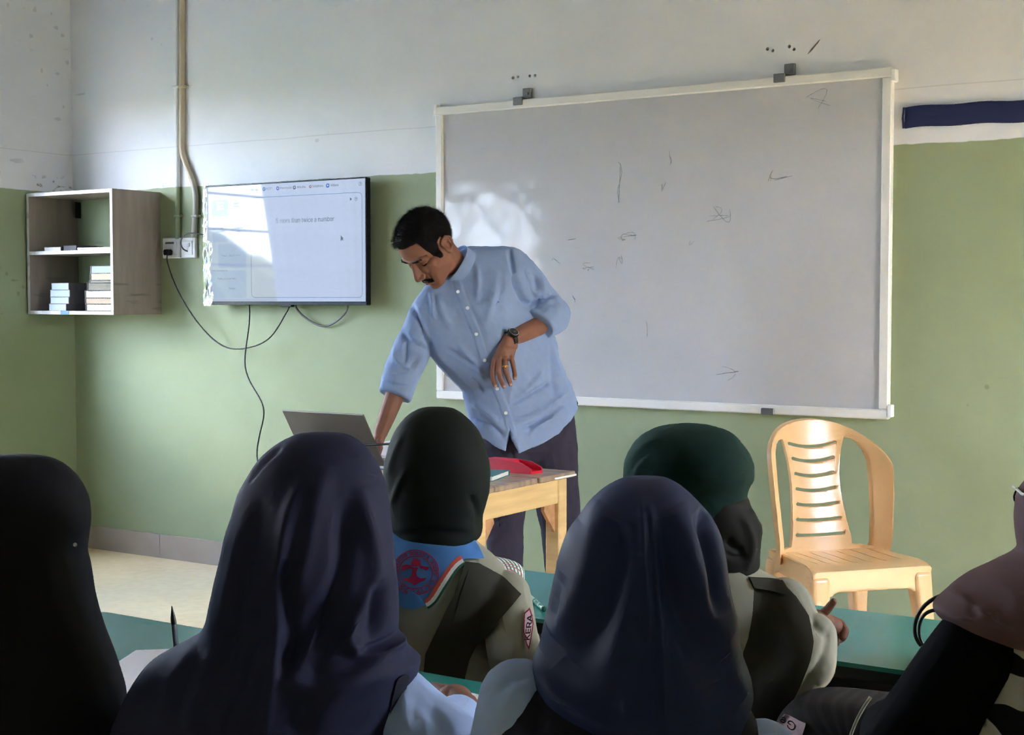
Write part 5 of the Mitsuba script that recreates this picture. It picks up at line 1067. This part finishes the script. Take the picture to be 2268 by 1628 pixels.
# ---- scout with the beret
PE = (-1.064, 2.22, 0)
PE = np.array(PE)
P = thing('person', 'scout in a dark green beret over a black headscarf, hand above the desk', 'person')
rows = [(0.9394, -0.0084, 0.0223), (0.9347, -0.0376, 0.0837), (0.9255, -0.0467, 0.0977), (0.9092, -0.0482, 0.1039), (0.8899, -0.0465, 0.1126), (0.8667, -0.0425, 0.1228), (0.8473, -0.0386, 0.1214), (0.828, -0.0323, 0.1201), (0.8086, -0.0245, 0.1187), (0.7954, -0.0113, 0.1049), (0.7877, 0.0118, 0.085)]
h = loft(PE, rows, [(.5, .07), (.8, .075), (1.0, .09), (1.2, .09)], [(.5, .07), (.85, .09), (1.2, .09)], n=160, k=180, dome=.02)
fold(crumple(h, .003, 14, 61), PE, [([(0.076, 0.9053), (0.0929, 0.875), (0.0977, 0.8409), (0.0844, 0.8105)], .006, .007), ([(0.0538, 0.8674), (0.0652, 0.8484), (0.0841, 0.8432)], -.007, .008), ([(0.0494, 0.8446), (0.0691, 0.8333), (0.0879, 0.8371)], -.005, .005), ([(0.0944, 0.9099), (0.1098, 0.8832), (0.1175, 0.8702)], .005, .006)])
part(P, 'headscarf', h, 'scarf_olive', True)
rows = [(1.0503, -0.0053, 0.0023), (1.0487, -0.0322, 0.0261), (1.0426, -0.0566, 0.0522), (1.0318, -0.078, 0.0737), (1.0164, -0.0941, 0.0877), (0.9979, -0.1047, 0.1001), (0.9779, -0.1115, 0.1072), (0.9594, -0.113, 0.1081), (0.9439, -0.1083, 0.1006), (0.9316, -0.099, 0.0968), (0.9192, -0.0851, 0.0946), (0.9053, -0.0697, 0.084), (0.8899, -0.0527, 0.0672), (0.876, -0.0311, 0.0458)]
b_ = loft(PE, rows, [(.8, .07), (.93, .095), (.98, .12), (1.1, .105)], [(.8, .06), (.93, .09), (.98, .11), (1.1, .10)], n=180, k=200, dome=.06)
part(P, 'beret', fold(crumple(crumple(b_, .004, 16, 62), .0012, 160, 63), PE, [([(-0.1083, 0.9781), (-0.09, 1.0115), (-0.0532, 1.0338)], .004, .006), ([(-0.0993, 0.9596), (-0.095, 0.9781), (-0.0825, 0.9967)], .004, .005)]), 'beret_felt', True, label='dark green felt beret')
rows = [(0.8205, 0.0258, 0.0801), (0.8087, -0.0207, 0.1051), (0.7915, -0.0671, 0.1347), (0.7774, -0.0981, 0.1644), (0.7601, -0.1167, 0.1754), (0.7303, -0.1274, 0.1882), (0.6753, -0.135, 0.1918), (0.6124, -0.1394, 0.1832), (0.5334, -0.1391, 0.1723), (0.4146, -0.1354, 0.1696)]
to = mf(loft(PE, rows, [(.3, .115), (.7, .105), (.78, .085), (.9, .05), (1, .04)], [(.3, .11), (.7, .10), (.82, .07), (1, .04)], dome=.03, n=220, k=220))
sh_r, el_r, wr_r = np.array((-0.914, 2.275, 0.742)), np.array((-0.847, 2.207, 0.669)), np.array((-0.871, 2.313, 0.715))
sh_l, el_l, wr_l = np.array((-1.156, 2.178, 0.731)), np.array((-1.153, 2.115, 0.639)), np.array((-1.208, 2.319, 0.653))
to = to + chain((sh_r, .050), (el_r, .048)) + chain((el_r, .048), (np.array((-0.853, 2.252, 0.704)), .040)) + chain((sh_l, .05), (el_l, .05))
to = to + hull((np.array((-0.898, 2.171, 0.618)), .03), (np.array((-0.856, 2.2, 0.655)), .045), (np.array((-0.903, 2.165, 0.573)), .02))
to = tm(to.refine_to_length(.006)); trimesh.smoothing.filter_taubin(to, lamb=.5, nu=.52, iterations=8); crumple(to, .003, 12, 64)
fold(to, PE, [([(0.2093, 0.7125), (0.1872, 0.6822), (0.1577, 0.629)], -.006, .007), ([(0.2171, 0.6898), (0.195, 0.6518), (0.1504, 0.6138)], .005, .008), ([(0.1866, 0.7351), (0.2018, 0.72), (0.2168, 0.7125)], -.006, .005), ([(0.143, 0.5986), (0.132, 0.5758), (0.121, 0.5453)], .006, .006)])
part(P, 'shirt', to, 'khaki', 40, label='khaki uniform shirt')
su = surface(to, PE, .012)
vp = Polygon([(0.0866, 0.8011), (0.1129, 0.798), (0.143, 0.795), (0.1657, 0.7723), (0.181, 0.7466), (0.1806, 0.7139), (0.1726, 0.6873), (0.1558, 0.6416), (0.1388, 0.6034), (0.1226, 0.5652), (0.1154, 0.527), (0.0701, 0.5269), (0.077, 0.6034), (0.0764, 0.6796), (0.0819, 0.7328), (0.0906, 0.7707)])
part(P, 'vest', onto(grid_patch(vp, .004), su, PE, .001), 'vest_olive', 40, label='dark olive uniform vest panel')
part(P, 'vest', onto(grid_patch(affinity.translate(affinity.scale(vp, -1, 1, origin=(0, 0)), .03), .004), su, PE, .001), 'vest_olive', 40)
part(P, 'shoulder_strap', onto(grid_patch(Polygon([(0.0909, 0.8009), (0.1199, 0.7971), (0.1474, 0.7948), (0.1568, 0.7779), (0.1446, 0.7763), (0.1201, 0.7809), (0.0971, 0.7855)]), .005), su, PE, .007), 'vest_olive', 40)
part(P, 'collar', onto(grid_patch(Polygon([(0.0367, 0.8154), (0.0671, 0.8124), (0.0876, 0.8017), (0.0969, 0.7819), (0.0919, 0.7436), (0.0839, 0.7053), (0.072, 0.6746), (0.0492, 0.6746)]), .003), su, PE, .004), 'khaki', 40)
hd = loc(PE, .0, 0, (-1.059, 2.211, 1.049)[2] - .135); hip = np.array([hd[0] - .02, hd[1] - .02, .47])
hand_e = small_hand(wr_r, (-0.868, 2.362, 0.699), [((-0.863, 2.365, 0.709), (-0.849, 2.374, 0.703), (-0.838, 2.369, 0.692), (-0.838, 2.356, 0.683)), ((-0.87, 2.384, 0.693), (-0.856, 2.392, 0.685), (-0.85, 2.384, 0.675), (-0.853, 2.37, 0.673)), ((-0.867, 2.373, 0.688), (-0.854, 2.369, 0.679), (-0.852, 2.358, 0.671), (-0.855, 2.344, 0.671)), ((-0.868, 2.361, 0.684), (-0.856, 2.356, 0.672), (-0.855, 2.344, 0.665), (-0.858, 2.336, 0.666)), ((-0.871, 2.325, 0.72), (-0.855, 2.324, 0.735), (-0.843, 2.321, 0.751))], .0078)
skin_body(P, PE, hd, hd - (0, 0, .14), hd - (0, .02, .27), hip, [((sh_l, .030), (el_l, .028), (wr_l, .020)), ((sh_r, .030), (el_r, .028), (wr_r, .021))], hand_e)
seat_body(PE, hip, P, 'vest_olive')

# ---- woman at the right edge
PF = (-0.312, 1.656, 0)
PF = np.array(PF)
P = thing('person', 'person in a mauve headscarf and black and white flowered dress at the right edge', 'person')
rows = [(1.088, 0.0008, 0.0057), (1.086, -0.0215, 0.028), (1.078, -0.046, 0.0529), (1.0631, -0.0646, 0.073), (1.0431, -0.0736, 0.0844), (1.0232, -0.0737, 0.0868), (1.0033, -0.0714, 0.0843), (0.9858, -0.0681, 0.0822), (0.9793, -0.073, 0.0848), (0.9673, -0.0995, 0.1149), (0.9557, -0.1281, 0.1399), (0.9392, -0.1517, 0.1642), (0.9231, -0.1664, 0.1795), (0.9121, -0.1597, 0.1783), (0.8981, -0.1272, 0.1712), (0.886, -0.0822, 0.1566), (0.878, -0.0373, 0.0971)]
h = loft(PF, rows, [(.5, .12), (.9, .125), (.98, .12), (1.2, .105)], [(.5, .10), (.95, .10), (1.2, .10)], n=260, k=260)
fold(crumple(h, .004, 9, 71), PF, [([(-0.1787, 0.9544), (-0.1553, 0.9473), (-0.1271, 0.9286), (-0.1083, 0.9168)], .004, .006), ([(-0.1603, 0.9684), (-0.1369, 0.9544), (-0.1088, 0.945)], -.006, .012), ([(-0.1457, 0.9286), (-0.1412, 0.938), (-0.1367, 0.945)], -.003, .004), ([(-0.1317, 0.9239), (-0.1272, 0.9333), (-0.1236, 0.9403)], -.003, .004)])
part(P, 'headscarf', h, 'scarf_mauve', True)
hd = loc(PF, .0, .0, (-0.308, 1.649, 1.089)[2] - .13); hip = np.array([hd[0] + .02, hd[1] - .04, .47])
def flowers(p, n, uv):
    a, b, r = mikit.voronoi(p.x * 26 + p.y * 19 + .35 * noise(p.x * 40, p.y * 40, p.z * 40), p.z * 24 + .35 * noise(p.x * 40 + 9, p.y * 40, p.z * 40))
    w = smoothstep(.09, .13, b - a) * smoothstep(.20, .25, r)
    return mix(lin(18, 18, 24), mix(lin(214, 210, 200), lin(178, 174, 166), fbm(p.x * 50, p.y * 50, p.z * 50, 3)), w)
mat('flowered_cloth', proc(flowers), rough=.85, spec=.2, bump=proc(cloth_bump, 1e-3), bump_scale=.0004)
sh_l, el_l, wr_l = np.array((-0.41, 1.571, 0.882)), np.array((-0.476, 1.57, 0.764)), np.array((-0.558, 1.752, 0.722))
sh_r, el_r, wr_r = np.array((-0.196, 1.757, 0.883)), np.array((-0.146, 1.783, 0.782)), np.array((-0.193, 1.988, 0.733))
rows = [(0.9333, -0.0383, 0.0461), (0.9232, -0.0829, 0.096), (0.9081, -0.1075, 0.1212), (0.888, -0.1141, 0.1316), (0.8478, -0.1184, 0.1376), (0.7973, -0.1256, 0.1438), (0.7467, -0.1298, 0.15), (0.6704, -0.1335, 0.1519), (0.5939, -0.1323, 0.1538)]
dr_ = loft(PF, rows, [(.2, .14), (.7, .13), (.85, .11), (1, .06)], [(.2, .12), (.7, .12), (1, .06)], dome=.03)
part(P, 'dress', fold(crumple(dr_, .006, 10, 72), PF, [([(-0.1198, 0.9077), (-0.1259, 0.8612), (-0.1274, 0.8145)], .006, .012)]), 'flowered_cloth', True, label='black dress with white flowers')
for a, b, c in ((sh_l, el_l, wr_l), (sh_r, el_r, wr_r)):
    sl = smoothed(chain((a, .047), (b, .054)) + chain((b, .054), (b + (c - b) * .7, .045)), .007, 8)
    part(P, 'sleeve', fold(crumple(sl, .004, 12, 73), PF, [([(-0.1431, 0.8903), (-0.1761, 0.8415), (-0.2044, 0.7985)], .004, .012)]), 'black_dress', True, label='wide black sleeve')
hf = np.array([-.45, .893, 0]); hs_ = np.array([-.893, -.45, 0])
fm = np.stack([hf, hs_, [0, 0, 1.0]], 1)
part(P, 'face', (lambda m: trimesh.Trimesh(np.asarray(m.vertices) * .9 @ fm.T + (hd + hf * .035 + RT * .022 + np.array([0, 0, -.005])), m.faces, process=False))(head_local), 'skin', True, color=tint_mesh(head_local, SKIN, []))
skin_body(P, PF, hd, hd - (0, 0, .14), hd - (0, .02, .28), hip, [((sh_l, .036), (el_l, .032), (wr_l, .022)), ((sh_r, .036), (el_r, .032), (wr_r, .022))])
gl = thing('glasses', 'thin-framed glasses on the person at the right edge', 'glasses')
g0, g1 = np.array((-0.387, 1.643, 1.053)), np.array((-0.368, 1.59, 1.054))
for i, c in enumerate((np.array((-0.376, 1.674, 1.04)), np.array((-0.372, 1.747, 1.033)))):
    part(gl, 'rim', tube([c + (hs_ * math.cos(a) * .020 + np.array([0, 0, math.sin(a) * .015])) for a in np.linspace(0, 2 * math.pi, 28)], .0011, 6), 'black_plastic', True)
part(gl, 'temple', tube([g0 + hf * .012, g0, g1, g1 + np.array(TW) * .10 + RT * .04], .0017, 8), 'white_plastic', True)  # white colour stands in for the glint on the glasses
seat_body(PF, hip, P, 'black_dress', .32)

# ------------------------------------------------------------------ things on the desks and the bench
pn = thing('pen', 'clear ballpoint pen held upright by the pupil in the dark navy headscarf', 'pen')
p0, p1 = np.array((-1.551, 1.496, 0.738)), np.array((-1.559, 1.495, 0.81)); pd_ = (p1 - p0) / np.linalg.norm(p1 - p0)
def rod(a, b, prof, s=14): return aligned(lathe(prof, s), a, b - a)
Lp = np.linalg.norm(p1 - p0)
scene['pen_barrel'] = {'type': 'principled', 'base_color': rgb(lin(96, 104, 116)), 'roughness': .12, 'specular': .8}
part(pn, 'barrel', rod(p0, p1, [(0, -.05), (.004, -.05), (.0042, Lp - .032), (.0036, Lp - .026), (0, Lp - .026)]), 'pen_barrel', 30)
part(pn, 'ink_tube', rod(p0, p1, [(0, -.04), (.0044, -.01), (.0044, .012), (0, .012)]), 'black_plastic', 30)
part(pn, 'tip', rod(p0, p1, [(0, Lp - .027), (.0042, Lp - .027), (.0038, Lp - .018), (.0016, Lp - .006), (.0006, Lp), (0, Lp)]), 'leather', 30, label='dark brown tip')
def sheet(label, pts, cat_='paper', bsdf='paper_white', z=DZ, n=3):
    k = thing('paper', label, cat_)
    for i in range(n):
        part(k, 'page', prism(Polygon([(p[0] + .002 * i, p[1] - .0015 * i) for p in pts]), .0012, (0, 0, z + .0002 + .0013 * i), (1, 0, 0), (0, 1, 0)), bsdf)
    return k
sheet('white exercise paper on the left desk beside the pen', [(-1.86, 1.635, 0.642), (-1.918, 1.752, 0.642), (-1.847, 1.814, 0.642), (-1.561, 1.579, 0.642), (-1.677, 1.503, 0.642)])
k = sheet('white printed paper beneath the hand on the middle desk', [(-1.3, 1.851, 0.642), (-1.163, 1.831, 0.642), (-1.074, 1.679, 0.642), (-1.204, 1.698, 0.642)])
for i in range(5):
    a, b = np.array((-1.248, 1.808, 0.646)), np.array((-1.168, 1.801, 0.646)); o = np.array([0.0, -.012 * i, 0])
    part(k, 'line', tube([a + o, b + o], .0006, 4), 'ink')
po = thing('pouch', 'white pouch with a green and red criss-cross print on the scouts\' desk', 'pouch')
def criss(p, n, uv):
    a, b = p.x * .8 + p.y * .6, p.y * .8 - p.x * .6
    g = smoothstep(.26, .20, dr.abs(a * 120 + b * 28 - dr.floor(a * 120 + b * 28) - .5)); r = smoothstep(.20, .14, dr.abs(b * 110 - a * 20 - dr.floor(b * 110 - a * 20) - .5))
    return mix(mix(lin(224, 220, 216), lin(64, 128, 106), g), lin(170, 100, 104), r * smoothstep(.4, .6, noise(p.x * 30, p.y * 30, 3)))
mat('criss_cloth', proc(criss), rough=.8)
pc = np.array((-1.696, 2.546, 0.672))
pm = trimesh.creation.icosphere(4); v = np.asarray(pm.vertices); pm.vertices = np.sign(v) * np.abs(v) ** .7 * np.array([.085, .055, .034]); 
part(po, 'body', xf(pm, (pc[0], pc[1], DZ + .034), rz=-.25), 'criss_cloth', True)
pcl = thing('pencil', 'green striped pencil lying at the near edge of the scouts\' desk', 'pencil')
a, b = np.array((-1.639, 2.58, 0.645)), np.array((-1.48, 2.421, 0.645)); Lp = float(np.linalg.norm(b - a))
mat('pencil_green', proc(lambda p, n, uv: mix(lin(70, 150, 130), lin(190, 200, 190), smoothstep(.4, .6, noise(p.x * 120, p.y * 120, p.z * 120)))), rough=.4)
part(pcl, 'shaft', rod(a, b, [(0, -.06), (.0046, -.06), (.0046, Lp), (0, Lp)]), 'pencil_green', 30)
part(pcl, 'cap', rod(a, b, [(0, Lp - .002), (.0052, Lp - .002), (.0052, Lp + .004), (.002, Lp + .006), (0, Lp + .006)]), 'stripe_green', 30)
hb = thing('handbag', 'black handbag with two loop handles behind the arm of the person at the right edge', 'handbag')
hc = np.array((-0.664, 2.516, 0.66)); hy = 2.46
hm_ = trimesh.creation.icosphere(4); v = np.asarray(hm_.vertices); hm_.vertices = np.sign(v) * np.abs(v) ** .55 * np.array([.085, .05, .05])
hx = (-0.601, 2.46, 0.703)[0]
part(hb, 'body', xf(hm_, (hx, hy, DZ + .051)), 'black_dress', True)
part(hb, 'handle', tube(curve([(-0.728, 2.44, 0.666), (-0.739, 2.44, 0.685), (-0.738, 2.44, 0.709), (-0.721, 2.44, 0.739), (-0.691, 2.44, 0.759), (-0.649, 2.44, 0.766), (-0.608, 2.44, 0.748), (-0.596, 2.44, 0.692)], 40), .0034, 8), 'leather', True)
part(hb, 'handle', tube(curve([(-0.738, 2.49, 0.654), (-0.747, 2.49, 0.687), (-0.736, 2.49, 0.712), (-0.708, 2.49, 0.723), (-0.658, 2.49, 0.728), (-0.62, 2.49, 0.71), (-0.611, 2.49, 0.672)], 40), .0032, 8), 'leather', True)
bg = thing('school_bag', 'black school bag with a white name tag on the bench beside the beret scout', 'bag')
def bag_cloth(p, n, uv):
    dx, dz = p.x + .70, p.z - .56; a = dr.atan2(dz, dx)
    return mix(lin(17, 16, 19), lin(30, 27, 32), smoothstep(.1, .5, dr.sin(a * 34 + 3 * noise(p.x * 30, p.y * 30, 1))))
mat('bag_cloth', proc(bag_cloth), rough=.7)
bm_ = trimesh.creation.icosphere(5); v = np.asarray(bm_.vertices); bm_.vertices = np.sign(v) * np.abs(v) ** .5 * np.array([.155, .085, .138])
bctr = np.array([-.70, 2.12, .38 + .139])
part(bg, 'body', xf(bm_, bctr, rz=.12), 'bag_cloth', True)
part(bg, 'strap', tube(curve([(-0.666, 1.991, 0.692), (-0.678, 1.982, 0.669), (-0.688, 1.974, 0.64), (-0.696, 1.966, 0.598)], 20), .0026, 8), 'khaki', True)
bsu = surface(xf(bm_, bctr, rz=.12), PE)
tq = [(0.1113, 0.25, 0.6311), (0.138, 0.25, 0.6248), (0.1312, 0.25, 0.6021), (0.0961, 0.25, 0.6084)]
part(bg, 'name_tag', onto(grid_patch(Polygon([(p[0], p[2]) for p in tq]), .0015), bsu, PE, .0015), 'badge_pink', 40, label='small white tag with a handwritten scrawl')
gt = meshkit.text_mesh('Ge', .012, .0006); gt.apply_transform(trimesh.transformations.rotation_matrix(math.pi - .3, (0, 0, 1))); q = (0.1268, 0.25, 0.6212); gt.apply_translation((q[0], q[2], 0))
part(bg, 'scrawl', onto(gt, bsu, PE, .0034), 'scribble')
